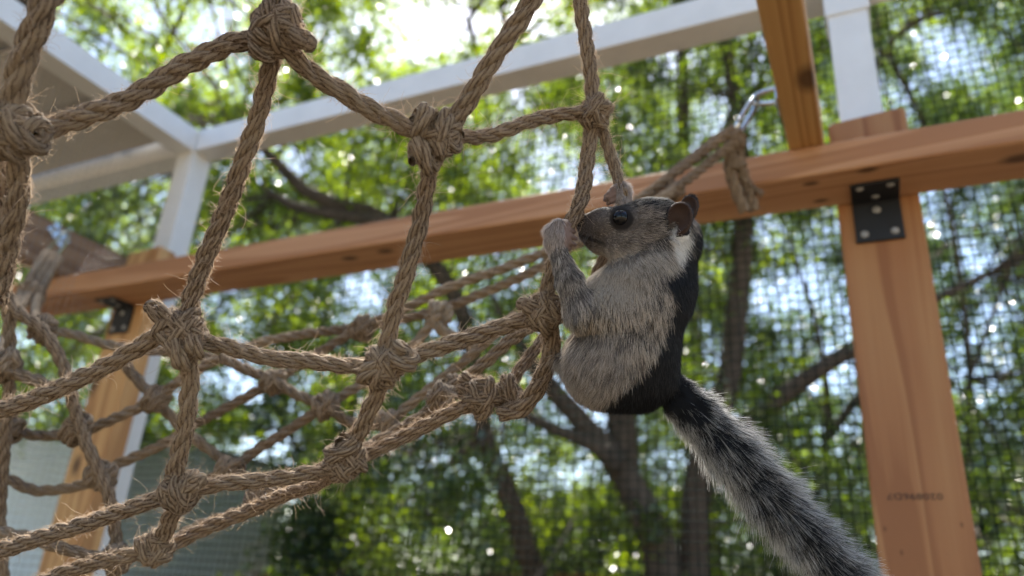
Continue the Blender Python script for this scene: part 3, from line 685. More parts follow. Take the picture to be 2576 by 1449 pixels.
rope([(1260, 1000, .44, 30), (1300, 940, .445, 31), (1345, 880, .45, 31), (1400, 800, .455, 30), (1460, 700, .46, 30)])

# the far side of the same net, out of focus --------------------------
def far(pts, z, wd=27, fz=0.0):
    rope([(x, y, z + (q[0] if q else 0), wd) for (x, y, *q) in pts], fine=False, fuzz=fz)
def fknot(x, y, z, wd=27, angles=(70, 10, 140)): knot(x, y, z, wd, angles, .92, fine=False, fuzz=0)
far([(1110, 1000), (1075, 1035), (1000, 1085), (917, 1128), (850, 1165)], .52, 32)
fknot(1108, 998, .51, 34); fknot(1150, 975, .53, 30, (30, 100))
far([(1108, 996), (1155, 965), (1230, 900), (1310, 840), (1420, 760)], .52, 33)
far([(960, 1070), (1000, 1045), (1100, 960), (1203, 877), (1300, 790)], .62, 28)
fknot(972, 1063, .60, 28); fknot(645, 1252, .56, 30)
far([(420, 1370), (494, 1325), (610, 1283), (645, 1252), (760, 1205)], .56, 32)
far([(690, 957), (740, 990), (817, 1020), (885, 1065), (960, 1068)], .64, 29)
far([(483, 1070), (560, 1030), (690, 957), (810, 885), (905, 828), (1010, 780), (1130, 722), (1250, 680), (1358, 640)], .70, 26)
far([(560, 905), (647, 864), (760, 843), (905, 825), (1000, 806), (1105, 780), (1220, 735), (1345, 680), (1440, 620)], .72, 26)
far([(305, 906), (345, 955), (390, 1005), (440, 1060), (490, 1105), (561, 1158), (590, 1185)], .66, 28)
far([(552, 899), (610, 925), (690, 957)], .66, 28)
far([(817, 1020), (729, 1081), (640, 1135), (579, 1178), (500, 1220)], .64, 28)
far([(817, 1020), (909, 967), (1010, 905), (1105, 790)], .66, 27)
far([(1085, 792), (1095, 815), (1145, 850), (1210, 880)], .66, 29)
fknot(690, 957, .65, 29); fknot(817, 1020, .63, 30); fknot(912, 822, .70, 28); fknot(1106, 788, .68, 30); fknot(579, 1180, .62, 30)
far([(8, 690), (30, 770), (108, 830), (162, 920), (197, 1050), (215, 1110), (250, 1190), (278, 1266), (290, 1360), (286, 1440), (280, 1560)], .60, 32)
far([(108, 830), (190, 842), (270, 866), (417, 884), (560, 905)], .68, 26)
far([(-60, 1040), (22, 1077), (100, 1095), (197, 1088), (280, 1055), (390, 1005), (449, 960), (552, 899)], .64, 28)
far([(-60, 1190), (20, 1205), (95, 1234), (215, 1218), (287, 1171), (426, 1108), (483, 1070)], .64, 28)
far([(-40, 830), (0, 920), (85, 956), (160, 985)], .58, 34)
far([(20, 770), (25, 900), (15, 1100), (0, 1300), (10, 1500)], .60, 30)
far([(-40, 1330), (60, 1350), (160, 1380), (286, 1405), (395, 1378)], .55, 30)
fknot(108, 830, .62, 30); fknot(197, 1086, .61, 31); fknot(251, 1194, .61, 31); fknot(390, 1005, .64, 29); fknot(287, 1405, .58, 32); fknot(15, 925, .58, 34); fknot(18, 1075, .62, 30)
# lashings up to the two hooks
far([(131, 640), (105, 690, -.1), (60, 760, -.22), (20, 830, -.32), (0, 920, -.4)], 1.10, 24)
far([(118, 636), (84, 690, -.1), (36, 770, -.22), (10, 760, -.3)], 1.08, 24)
far([(150, 650), (120, 700, -.1), (90, 780, -.25), (108, 830, -.42)], 1.10, 22)
fknot(75, 735, .92, 26)
far([(1358, 640), (1440, 600), (1560, 530), (1640, 478, .02), (1740, 404, .06), (1846, 326, .1)], .72, 26, .25)
far([(1440, 620), (1560, 560), (1660, 505, .0), (1700, 472, .03), (1780, 412, .07), (1846, 358, .1), (1868, 335, .1)], .71, 26, .25)
far([(1628, 490), (1720, 415, .05), (1800, 350, .08), (1856, 318, .09)], .735, 24, .25)
knot(1697, 480, .745, 24, (60, 130), .85, fine=False, fuzz=.25); knot(1655, 497, .745, 24, (20,), .8, fine=False, fuzz=.25, turns=1.2)
knot(1848, 358, .815, 25, (-65, 30), .9, fine=False, fuzz=.25); knot(1854, 412, .81, 23, (-80, -60), .8, fine=False, fuzz=.25, turns=1.5)
far([(1836, 360), (1838, 430), (1856, 490), (1874, 532)], .81, 30, .3)
far([(1858, 360), (1862, 420), (1882, 480), (1898, 528)], .815, 30, .3)
far([(1866, 450), (1900, 478), (1918, 490)], .81, 16, .3)

# loose fibres standing off the rope
def fuzz_curves():
    PT, RD = [], []
    for path, Rr, dens in FUZZ:
        T, Nn, B = frames(path); L = np.linalg.norm(np.diff(path, axis=0), axis=1).sum()
        for kind, per_m, l0, l1, rad in ((0, 11000, .0018, .0050, .000060), (1, 700, .006, .017, .000075)):
            n = int(L * per_m * dens)
            if n < 1: continue
            i = rng.integers(0, len(path), n); th = rng.uniform(0, 6.283, n)
            nr = np.cos(th)[:, None] * Nn[i] + np.sin(th)[:, None] * B[i]
            tg = np.cross(T[i], nr)
            p = path[i] + nr * (Rr[i] * .98)[:, None]
            d = nr * rng.uniform(.08, .8, (n, 1)) + T[i] * rng.normal(0, 1.0, (n, 1)) + tg * rng.normal(0, .8, (n, 1))
            d /= np.linalg.norm(d, axis=1)[:, None]
            k = 6; ln = rng.uniform(l0, l1, n) * rng.uniform(.5, 1.2, n); q = [p]
            curl = rng.normal(0, .42, (n, 3))
            for s in range(k - 1):
                d = d + curl * .6 + rng.normal(0, .18, (n, 3)) - nr * .08; d /= np.linalg.norm(d, axis=1)[:, None]
                q.append(q[-1] + d * (ln / (k - 1))[:, None])
            PT.append(np.stack(q, 1)); RD.append(np.full((n, k), rad) * np.linspace(1, .6, k)[None])
    return np.concatenate(PT), np.concatenate(RD)
P_, R__ = fuzz_curves(); print('fuzz', len(P_))
hair('loose_fibres', P_, R__, M_FIBRE, net, kind='stuff')

# ------------------------------------------------------------------ hooks on the joists
def carabiner(name, A, B, width, rad, label, up):
    """a D-shaped snap link from A to B"""
    A = np.array(A); B = np.array(B); ax = B - A; Ln = np.linalg.norm(ax); ax /= Ln
    sd = np.array(up) - ax * (np.array(up) @ ax); sd /= np.linalg.norm(sd)
    root = empty(name, tuple(A), label, 'carabiner')
    t = np.linspace(0, 2 * np.pi, 48, endpoint=False)
    x = np.sign(np.cos(t)) * np.abs(np.cos(t)) ** .55; y = np.sign(np.sin(t)) * np.abs(np.sin(t)) ** .8
    P = (A + B) / 2 + ax * (x * Ln / 2)[:, None] + sd * (y * width / 2)[:, None]
    gate = (t > 0.75) & (t < 2.2)
    Pb = np.vstack([P[np.where(t >= 2.1)[0]], P[np.where(t <= .8)[0]]])
    tube('body', catmull(Pb, .002), rad, 10, M_STEEL, root)
    tube('gate', catmull(P[gate], .002), rad * .78, 10, M_STEEL, root)
    return root
def pad_eye(label, c, nrm, along, sz):
    """plate with a bent eye, screwed to the side of a joist"""
    c = np.array(c); nrm = np.array(nrm, float); along = np.array(along, float); third = np.cross(nrm, along)
    root = empty('pad_eye', tuple(c), label, 'hook')
    bm = box_bm(-sz * .62, sz * .62, -sz * .36, sz * .36, 0, .0028, .001, 2)
    m4 = Matrix([[along[i], third[i], nrm[i], c[i]] for i in range(3)] + [[0, 0, 0, 1]])
    bmesh.ops.transform(bm, matrix=m4, verts=bm.verts); link('plate', bm_mesh('plate', bm), M_STEEL, root)
    t = np.linspace(0, np.pi, 20); P = c + along * (np.cos(t) * sz * .34)[:, None] + nrm * (np.sin(t) * sz * .75 + .001)[:, None]
    tube('eye', P, .0032, 10, M_STEEL, root)
    for s in (-1, 1):
        b = bmesh.new(); bmesh.ops.create_cone(b, cap_ends=True, segments=12, radius1=.0042, radius2=.0025, depth=.0018)
        q = c + along * s * sz * .50 + nrm * .0034
        bmesh.ops.transform(b, matrix=Matrix([[along[i], third[i], nrm[i], q[i]] for i in range(3)] + [[0, 0, 0, 1]]), verts=b.verts); link('screw', bm_mesh('screw', b), M_SCREW, root)
eL = on_plane(146, 592, 0, -1.3255); eR = np.array([-0.0514, 0.733, ZC + 0.535])
pad_eye('shiny zinc pad eye screwed to the greyish joist', eL, (1, 0, 0), (0, .8, -.6), .034)
pad_eye('zinc pad eye on the orange joist above the stamped post', eR, (-1, 0, 0), (0, .3, .954), .036)
carabiner('carabiner', at(104, 668, 1.13), eL + np.array([.028, 0, -.002]), .026, .0032, 'steel snap link hanging from the pad eye of the greyish joist', UP)
carabiner('carabiner', at(1850, 334, .82), eR + np.array([-.023, 0, .0]), .021, .0031, 'steel snap link holding the rope lashing under the orange joist', UP - .7 * FWD)

# ------------------------------------------------------------------ squirrel
# Body field in picture units (x right, y down, z towards the viewer), mapped to metres by one uniform scale.
ZQ = 0.400; SQ = ZQ / F_PX
def q2w(p):
    p = np.asarray(p, float)
    return CAM + SQ * ((p[..., 0:1] - CX) * RIGHT - (p[..., 1:2] - CY) * UP) + (ZQ - p[..., 2:3] * SQ) * FWD
def d2w(v):
    v = np.asarray(v, float); return v[..., 0:1] * RIGHT - v[..., 1:2] * UP - v[..., 2:3] * FWD
HEAD, BODY, ARM, HAND, EAR, TAIL = range(6)
NEAR_EAR = (np.array([1695., 555, 62]), np.array([-.30, -.06, .95]))
FAR_EAR = (np.array([1741., 520, -38]), np.array([-.62, -.10, .78]))
PR = []
def E_(g, c, r, k=16, rot=None): PR.append(('e', g, np.array(c, float), np.array(r, float), k, rot))
def C_(g, a, ra, b, rb, k=16): PR.append(('c', g, np.array(a, float), ra, k, (np.array(b, float), rb)))
# torso
C_(BODY, (1682, 610, -10), 76, (1630, 722, -8), 110, 30)
C_(BODY, (1630, 722, -8), 110, (1582, 860, -2), 116, 30)
C_(BODY, (1578, 860, -2), 118, (1562, 912, 0), 118, 30)
E_(BODY, (1516, 914, 38), (92, 96, 72), 30)
E_(BODY, (1512, 914, -48), (86, 90, 70), 30)
E_(BODY, (1622, 938, -2), (78, 86, 84), 30)
E_(BODY, (1540, 736, 5), (66, 52, 62), 30)
# hind feet close on the rope behind the belly
C_(BODY, (1470, 960, -20), 34, (1432, 925, -36), 15, 14)
C_(BODY, (1432, 925, -36), 14, (1408, 900, -36), 10, 8)
# head
E_(HEAD, (1644, 576, -2), (90, 76, 68), 26)
C_(HEAD, (1600, 580, -6), 66, (1520, 568, -18), 46, 26)
C_(HEAD, (1520, 570, -18), 44, (1474, 560, -26), 22, 22)
E_(HEAD, (1461, 553, -28), (14, 15, 13), 10)
E_(HEAD, (1484, 586, -24), (26, 26, 22), 16)
E_(HEAD, (1512, 604, -18), (36, 34, 30), 18)
E_(HEAD, (1588, 622, 8), (70, 44, 50), 26)
E_(HEAD, (1556, 556, 22), (34, 32, 26), 18)
# near arm
C_(BODY, (1606, 775, 62), 54, (1470, 782, 62), 42, 34)
C_(ARM, (1456, 776, 64), 38, (1428, 706, 58), 29, 22)
C_(ARM, (1428, 706, 58), 29, (1404, 640, 42), 22, 14)
E_(HAND, (1400, 602, 36), (31, 42, 25), 12)
for i, (x0, y0, x1, y1, x2, y2) in enumerate(((1380, 584, 1402, 562, 1434, 566), (1388, 578, 1412, 570, 1440, 580), (1396, 590, 1416, 584, 1444, 596), (1404, 602, 1420, 600, 1442, 612))):
    C_(HAND, (x0, y0, 38), 11, (x1, y1, 44 - 2 * i), 9.5, 5); C_(HAND, (x1, y1, 44 - 2 * i), 9, (x2 - 12, y2, 40 - 2 * i), 7, 3); C_(HAND, (x2 - 12, y2, 40 - 2 * i), 7, (x2 + 4, y2 + 5, 14), 5, 3)
C_(HAND, (1412, 628, 34), 10, (1430, 626, 20), 7, 4)
# far arm, behind the head
C_(ARM, (1610, 730, -70), 46, (1590, 640, -92), 34, 18)
C_(ARM, (1590, 640, -92), 33, (1578, 520, -88), 22, 12)
E_(HAND, (1580, 478, -86), (20, 26, 18), 10)
for i, (x1, y1, x2, y2) in enumerate(((1572, 456, 1540, 470), (1566, 466, 1532, 480), (1566, 478, 1530, 490), (1570, 490, 1538, 500))):
    C_(HAND, (1582, 462 + 8 * i, -76), 9, (x1, y1, -52), 8, 3); C_(HAND, (x1, y1, -52), 8, (x2 + 8, y2, -56), 6.5, 3); C_(HAND, (x2 + 8, y2, -56), 6.5, (x2, y2 + 4, -76), 5, 3)
# tail core
tp = [((1672, 968, -6), 40), (1740, 1030, -8, 30), (1830, 1125, -12, 24), (1930, 1240, -16, 23), (2030, 1350, -20, 22), (2130, 1455, -24, 20), (2240, 1570, -30, 14)]
tpp = [np.array([1660., 955, -6]), *[np.array(t[:3], float) for t in tp[1:]]]; trr = [44, 32, 25, 23, 22, 20, 13]
for i in range(len(tpp) - 1): C_(TAIL, tpp[i], trr[i], tpp[i + 1], trr[i + 1], 12)

HQ = 3.5
x0, y0, z0 = 1350., 440., -175.; nx, ny, nz = 262, 330, 92
gx = (x0 + HQ * np.arange(nx)).astype(np.float32); gy = (y0 + HQ * np.arange(ny)).astype(np.float32); gz = (z0 + HQ * np.arange(nz)).astype(np.float32)
def prim_d(pr, X, Y, Z):
    t, g, c, r, k, ex = pr
    if t == 'e':
        a, b, d = (X - c[0]), (Y - c[1]), (Z - c[2])
        k0 = np.sqrt((a / r[0]) ** 2 + (b / r[1]) ** 2 + (d / r[2]) ** 2) + 1e-6; k1 = np.sqrt((a / r[0] ** 2) ** 2 + (b / r[1] ** 2) ** 2 + (d / r[2] ** 2) ** 2) + 1e-6
        return k0 * (k0 - 1) / k1
    b, rb = ex; ab = b - c
    tt = np.clip(((X - c[0]) * ab[0] + (Y - c[1]) * ab[1] + (Z - c[2]) * ab[2]) / (ab @ ab), 0, 1)
    return np.sqrt((X - c[0] - tt * ab[0]) ** 2 + (Y - c[1] - tt * ab[1]) ** 2 + (Z - c[2] - tt * ab[2]) ** 2) - (r + tt * (rb - r))
Fd = np.full((nx, ny, nz), 60., np.float32)
def bounds(pr):
    t, g, c, r, k, ex = pr
    if t == 'e': lo, hi = c - r, c + r
    else: lo = np.minimum(c - r, ex[0] - ex[1]); hi = np.maximum(c + r, ex[0] + ex[1])
    m = k + 14; lo = lo - m; hi = hi + m
    i0 = np.maximum(((lo - [x0, y0, z0]) / HQ).astype(int), 0); i1 = np.minimum(((hi - [x0, y0, z0]) / HQ).astype(int) + 2, [nx, ny, nz])
    return tuple(slice(a, b) for a, b in zip(i0, i1))
for pr_ in PR:
    sl_ = bounds(pr_); X = gx[sl_[0]][:, None, None]; Y = gy[sl_[1]][None, :, None]; Z = gz[sl_[2]][None, None]
    d = prim_d(pr_, X, Y, Z); a = Fd[sl_]; k = pr_[4]; h = np.maximum(k - np.abs(a - d), 0) / k
    Fd[sl_] = np.minimum(a, d) - h * h * k * .25
def ear(c, n, ru, rv, th):
    """cupped ear: a flat shell hollowed on the side it faces"""
    n = n / np.linalg.norm(n); v = np.array([.22, -1, 0.]); v -= n * (v @ n); v /= np.linalg.norm(v); u = np.cross(v, n)
    lo = c - max(ru, rv) - 24; i0 = np.maximum(((lo - [x0, y0, z0]) / HQ).astype(int), 0); i1 = np.minimum(((c + max(ru, rv) + 24 - [x0, y0, z0]) / HQ).astype(int), [nx, ny, nz]); sl_ = tuple(slice(a, b) for a, b in zip(i0, i1))
    X = gx[sl_[0]][:, None, None] - c[0]; Y = gy[sl_[1]][None, :, None] - c[1]; Z = gz[sl_[2]][None, None] - c[2]
    A = X * u[0] + Y * u[1] + Z * u[2]; B = X * v[0] + Y * v[1] + Z * v[2]; D = X * n[0] + Y * n[1] + Z * n[2]
    def ell(A, B, D, a, b, d):
        k0 = np.sqrt((A / a) ** 2 + (B / b) ** 2 + (D / d) ** 2) + 1e-6; k1 = np.sqrt((A / a ** 2) ** 2 + (B / b ** 2) ** 2 + (D / d ** 2) ** 2) + 1e-6; return k0 * (k0 - 1) / k1
    out = ell(A, B, D, ru, rv, th); inn = ell(A, B, D - th * .75, ru - 5.5, rv - 6, th * 1.05)
    a = Fd[sl_]; k = 12; h = np.maximum(k - np.abs(a - out), 0) / k; m = np.minimum(a, out) - h * h * k * .25
    Fd[sl_] = np.maximum(m, -inn)
ear(NEAR_EAR[0], NEAR_EAR[1], 33, 41, 24)
for (ox, oy, oz, rr_) in ((1680, 578, 70, 15), (1674, 594, 70, 11), (1690, 566, 68, 14)):     # ear canal and the notch below it
    DX = np.sqrt((gx[:, None, None] - ox) ** 2 + (gy[None, :, None] - oy) ** 2 + ((gz[None, None] - oz) * .7) ** 2) - rr_
    kk_ = 6; hh_ = np.maximum(kk_ - np.abs(Fd + DX), 0) / kk_; Fd = np.maximum(Fd, -DX) + hh_ * hh_ * kk_ * .25
ear(FAR_EAR[0], FAR_EAR[1], 27, 35, 13)

def surface_nets(Fd):
    s = Fd < 0
    ed = []; acc = np.zeros((nx - 1, ny - 1, nz - 1, 3), np.float32); cnt = np.zeros((nx - 1, ny - 1, nz - 1), np.float32)
    for ax in range(3):
        A = [slice(None)] * 3; B = [slice(None)] * 3; A[ax] = slice(0, -1); B[ax] = slice(1, None)
        cr = s[tuple(A)] != s[tuple(B)]
        idx = np.argwhere(cr); fa = Fd[tuple(A)][cr]; fb = Fd[tuple(B)][cr]; t = fa / (fa - fb)
        p = idx.astype(np.float32); p[:, ax] += t
        ed.append((idx, fa < 0))
        o1, o2 = [(1, 2), (0, 2), (0, 1)][ax]
        for da in (0, -1):
            for db in (0, -1):
                c = idx.copy(); c[:, o1] += da; c[:, o2] += db
                ok = ((c >= 0) & (c < [nx - 1, ny - 1, nz - 1])).all(1); c = c[ok]
                np.add.at(acc, tuple(c.T), p[ok]); np.add.at(cnt, tuple(c.T), 1)
    has = cnt > 0; vid = np.full(cnt.shape, -1, np.int64); vid[has] = np.arange(has.sum())
    V = acc[has] / cnt[has][:, None]
    Q = []
    for ax in range(3):
        idx, ins = ed[ax]; o1, o2 = [(1, 2), (0, 2), (0, 1)][ax]
        ok = (idx[:, o1] > 0) & (idx[:, o2] > 0) & (idx[:, o1] < cnt.shape[o1]) & (idx[:, o2] < cnt.shape[o2]) & (idx[:, ax] < cnt.shape[ax]); idx = idx[ok]; ins = ins[ok]
        def g(a, b):
            c = idx.copy(); c[:, o1] += a; c[:, o2] += b; return vid[tuple(c.T)]
        q = np.stack([g(-1, -1), g(0, -1), g(0, 0), g(-1, 0)], 1)
        flip = ins if ax != 1 else ~ins
        q[flip] = q[flip][:, ::-1]; Q.append(q)
    return V, np.vstack(Q)
Vg, Qg = surface_nets(Fd)
GR = np.gradient(Fd)
def grad_at(P):
    i = np.clip(np.round((P - [x0, y0, z0]) / HQ).astype(int), 0, [nx - 1, ny - 1, nz - 1]); g = np.stack([G[i[:, 0], i[:, 1], i[:, 2]] for G in GR], 1)
    return g / (np.linalg.norm(g, axis=1)[:, None] + 1e-9)
Vq = Vg * HQ + [x0, y0, z0]
def group_of(P):
    D = np.full((6, len(P)), 1e9)
    for pr_ in PR:
        d = prim_d(pr_, P[:, 0], P[:, 1], P[:, 2]); D[pr_[1]] = np.minimum(D[pr_[1]], d)
    for c, n in (NEAR_EAR, FAR_EAR):
        q = P - c; nn = n / np.linalg.norm(n); dn = q @ nn; rr = np.sqrt(np.maximum((q ** 2).sum(1) - dn ** 2, 0))
        D[EAR] = np.minimum(D[EAR], np.where(np.abs(dn) < 26, np.hypot(np.maximum(rr - 40, 0), np.maximum(np.abs(dn) - 14, 0)) - 6, 1e9))
    D[BODY] -= 3
    return D.argmin(0), D
def sstep(a, b, x): t = np.clip((x - a) / (b - a), 0, 1); return t * t * (3 - 2 * t)
def vnoise(P, sc, seed):
    r = np.random.default_rng(seed); o = 0
    for i in range(4):
        k = r.normal(0, 1, 3) / sc * (1 + .7 * i); o = o + np.sin(P @ k + r.uniform(0, 6.28)) / (1 + .5 * i)
    return o / 2.2
BY = np.array([480, 560, 600, 640, 668, 690, 720, 760, 800, 850, 900, 950, 1000, 1045.]); BX = np.array([1790, 1728, 1722, 1712, 1686, 1642, 1668, 1670, 1662, 1634, 1594, 1550, 1510, 1458.])
def coat(P, rnd):
    """root colour, tip colour, hair length (picture units), lift; rnd (n,2)"""
    g, D = group_of(P); x, y, z = P[:, 0], P[:, 1], P[:, 2]; n = len(P)
    one = np.ones((n, 1)); c3 = lambda r, gg, b: np.array([[r, gg, b]]) * one
    nz_ = vnoise(P, 22, 3) * 9 + (rnd[:, 0] - .5) * 16
    griz = sstep(.36, .60, rnd[:, 1])[:, None]
    # flank: pale tips on dark roots
    root = c3(.035, .030, .028) * (1 - griz) + c3(.12, .10, .086) * griz
    tip = c3(.080, .066, .058) * (1 - griz) + c3(.80, .69, .585) * griz
    low = (sstep(810, 880, y) * sstep(1600, 1540, x))[:, None]
    root = root * (1 - low) + c3(.15, .125, .108) * low; tip = tip * (1 - low) + (c3(.22, .19, .17) + np.array([[.38, .33, .285]]) * griz) * low
    ln = np.full(n, 35.) ; lift = np.full(n, .26)
    ln = ln + 8 * sstep(780, 860, y)
    # chest under the chin
    ch = (sstep(80, 20, np.hypot((x - 1530) / 1.5, y - 712)))[:, None] * (g == BODY)[:, None]
    tip = tip * (1 - ch) + c3(.66, .58, .49) * ch; root = root * (1 - ch) + c3(.30, .25, .20) * ch
    # arm
    m = (g == ARM); am = m[:, None]; band = sstep(-.25, .5, vnoise(P, 14, 8))[:, None]
    root = np.where(am, c3(.07, .058, .053), root); tip = np.where(am, (c3(.16, .14, .13) * (1 - griz) + c3(.72, .64, .57) * griz) * (.7 + .4 * band), tip)
    ln = np.where(m, 24 + 14 * sstep(690, 780, y), ln); lift = np.where(m, .24, lift)
    edge = (m & (z < 62))[:, None] & (x < 1440)[:, None]
    # hands
    m = (g == HAND); hm = m[:, None]; fin = sstep(1404, 1424, x) * (y < 700) * (z > -30) + (z < -30) * sstep(1566, 1548, x)
    root = np.where(hm, c3(.20, .17, .165), root); tip = np.where(hm, c3(.60, .52, .48) * (.7 + .5 * griz), tip)
    ln = np.where(m, np.where(fin > .5, 5, 21), ln); root = np.where(hm & (fin > .5)[:, None], c3(.22, .15, .13), root); tip = np.where(hm & (fin > .5)[:, None], c3(.28, .20, .175), tip)
    # black back
    bx = np.interp(y, BY, BX); bl = (sstep(-7, 7, x + nz_ - bx) * ((g == BODY) | (g == HEAD)) * (y > 530))[:, None]
    ruff = (sstep(700, 660, y) * sstep(600, 650, y) * sstep(1540, 1580, x) * sstep(1730, 1690, x) * ((g == BODY) | (g == HEAD)))[:, None]
    tip = tip * (1 - .7 * ruff) + c3(.70, .62, .53) * .7 * ruff
    sheen = (rnd[:, 0] > .76)[:, None]  # bluish sheen painted in as paler tips on random black hairs
    root = root * (1 - bl) + c3(.006, .006, .007) * bl; tip = tip * (1 - bl) + np.where(sheen, c3(.05, .05, .056), c3(.007, .007, .008)) * bl
    ln = ln * (1 - bl[:, 0]) + 34 * bl[:, 0]
    # head
    m = (g == HEAD) & (bl[:, 0] < .5); hm = m[:, None]
    up = sstep(12, -14, y - (538 - (x - 1450) * .05)) ; upm = up[:, None]
    muz = sstep(1545, 1470, x)[:, None]; chin = sstep(612, 655, y)[:, None]
    hr = c3(.060, .048, .041); ht = c3(.10, .083, .074) * (1 - griz) + c3(.58, .495, .43) * griz
    hr = hr * (1 - upm) + c3(.010, .009, .009) * upm; ht = ht * (1 - upm) + np.where(rnd[:, 1:2] > .60, c3(.36, .33, .30), c3(.022, .02, .019)) * upm
    crown = (sstep(510, 498, y) * sstep(1560, 1600, x) * sstep(1720, 1690, x))[:, None]
    ht = ht * (1 - crown) + np.where(rnd[:, 0:1] > .35, c3(.55, .53, .50), c3(.05, .05, .05)) * crown
    hr = hr * (1 - muz) + c3(.040, .030, .027) * muz; ht = ht * (1 - muz) + c3(.20, .165, .148) * (.6 + .8 * griz) * muz
    hr = hr * (1 - chin) + c3(.24, .195, .155) * chin; ht = ht * (1 - chin) + c3(.66, .58, .50) * (.7 + .4 * griz) * chin
    wp = (sstep(1.25, .8, np.hypot((x - 1694) / 22, (y - 622) / 42)) + sstep(1.3, .8, np.hypot((x - 1712) / 16, (y - 594) / 30)))[:, None].clip(0, 1)
    nose = sstep(20, 13, np.hypot(x - 1452, y - 552))[:, None]
    hr = hr * (1 - nose) + c3(.008, .007, .007) * nose; ht = ht * (1 - nose) + c3(.016, .014, .014) * nose
    eyer = sstep(33, 25, np.hypot(x - 1557, y - 555))[:, None] * (z > 0)[:, None]
    hr = hr * (1 - eyer) + c3(.014, .011, .010) * eyer; ht = ht * (1 - eyer) + c3(.03, .024, .021) * eyer
    er2 = (sstep(34, 38, np.hypot(x - 1556, y - 554)) * sstep(50, 44, np.hypot(x - 1556, y - 554)))[:, None]; ht = ht * (1 - .35 * er2) + c3(.50, .44, .39) * .35 * er2
    lip = sstep(7, 2, np.abs(y - (592 + (x - 1462) * .42)))[:, None] * sstep(1530, 1505, x)[:, None]; hr = hr * (1 - .8 * lip); ht = ht * (1 - .7 * lip)
    root = np.where(hm, hr, root); tip = np.where(hm, ht, tip)
    hb = ((g == HEAD) | (g == BODY)) & (y < 690); wpm = wp * hb[:, None] * (1 - bl)
    ln = np.where(hb & (wp[:, 0] > .3), 24., ln)
    root = root * (1 - wpm) + c3(.62, .58, .53) * wpm; tip = tip * (1 - wpm) + c3(.86, .83, .79) * wpm
    hl = 9 + 13 * sstep(1500, 1620, x) + 10 * chin[:, 0] + 12 * wp[:, 0]
    hl = np.where(np.hypot(x - 1556, y - 554) < 25, 0, np.where(np.hypot(x - 1556, y - 554) < 34, 5, hl)); hl = np.where(nose[:, 0] > .6, 1.5, hl)
    ln = np.where(m, hl, ln); lift = np.where(m, .20, lift)
    # ears: dark rim, brownish bare cup
    m = (g == EAR); em = m[:, None]
    q = P - NEAR_EAR[0]; cup = m & ((q @ NEAR_EAR[1]) > -14) & (np.hypot(q[:, 0] / 30, q[:, 1] / 42) < 1.0)
    q2 = P - FAR_EAR[0]; cup |= m & ((q2 @ FAR_EAR[1]) > -8) & (np.hypot(q2[:, 0] / 22, q2[:, 1] / 30) < 1.0)
    root = np.where(em, c3(.012, .010, .010), root); tip = np.where(em, c3(.035, .029, .028), tip)
    root = np.where(cup[:, None], c3(.060, .036, .029), root); tip = np.where(cup[:, None], c3(.09, .062, .05), tip)
    ln = np.where(m, np.where(cup, 5., 11.), ln)
    # tail
    m = (g == TAIL); tm = m[:, None]; s = np.clip((x + y - 2640) / 900, 0, 1)
    ef = 1 - sstep(.45, .93, np.abs(grad_at(P)[:, 2]) + .12 * vnoise(P, 18, 44))
    g2 = (rnd[:, 1] > (.72 - .52 * ef) + .5 * sstep(.16, .02, s))[:, None]; tt = np.where(g2, c3(.78, .76, .74), c3(.012, .012, .013))
    root = np.where(tm, c3(.008, .008, .009), root); tip = np.where(tm, tt, tip)
    ln = np.where(m, (32 + 62 * sstep(0.0, .34, s)) * (1 + .22 * vnoise(P, 16, 40)), ln); lift = np.where(m, .62 + .16 * vnoise(P, 14, 41), lift)
    ln = np.where((g == BODY) & (x > 1650) & (y > 950), 26, ln)
    return g, root, tip, ln, lift
sq = empty('squirrel', tuple(q2w(np.array([1560., 1000, 0]))), 'grey and black squirrel with a bushy tail clinging to the rope net', 'squirrel')
Vw = q2w(Vq)
v0, v1, v2 = Vw[Qg[:, 0]], Vw[Qg[:, 1]], Vw[Qg[:, 2]]
gc = d2w(grad_at(Vq[Qg].mean(1)))
fl_ = ((np.cross(v1 - v0, v2 - v0) * gc).sum(1) < 0); Qg[fl_] = Qg[fl_][:, ::-1]
bme = mesh_np('body', Vw, Qg, True)
g_, rt_, tp_, ln_, lf_ = coat(Vq, np.full((len(Vq), 2), .45) + rng.uniform(-.2, .2, (len(Vq), 2)))
bare = (ln_ < 5)[:, None]; bc = np.where(bare, rt_, rt_ * .75 + tp_ * .15)
vec_attr(bme, 'hcol', np.concatenate([bc, np.ones((len(bc), 1))], 1))
m_, nt_, b_ = new_mat('squirrel_skin'); a_ = N(nt_, 'ShaderNodeAttribute', attribute_name='hcol'); nt_.links.new(a_.outputs['Color'], b_.inputs['Base Color']); b_.inputs['Roughness'].default_value = .75; b_.inputs['Specular IOR Level'].default_value = .15
body = link('body', bme, m_, sq)
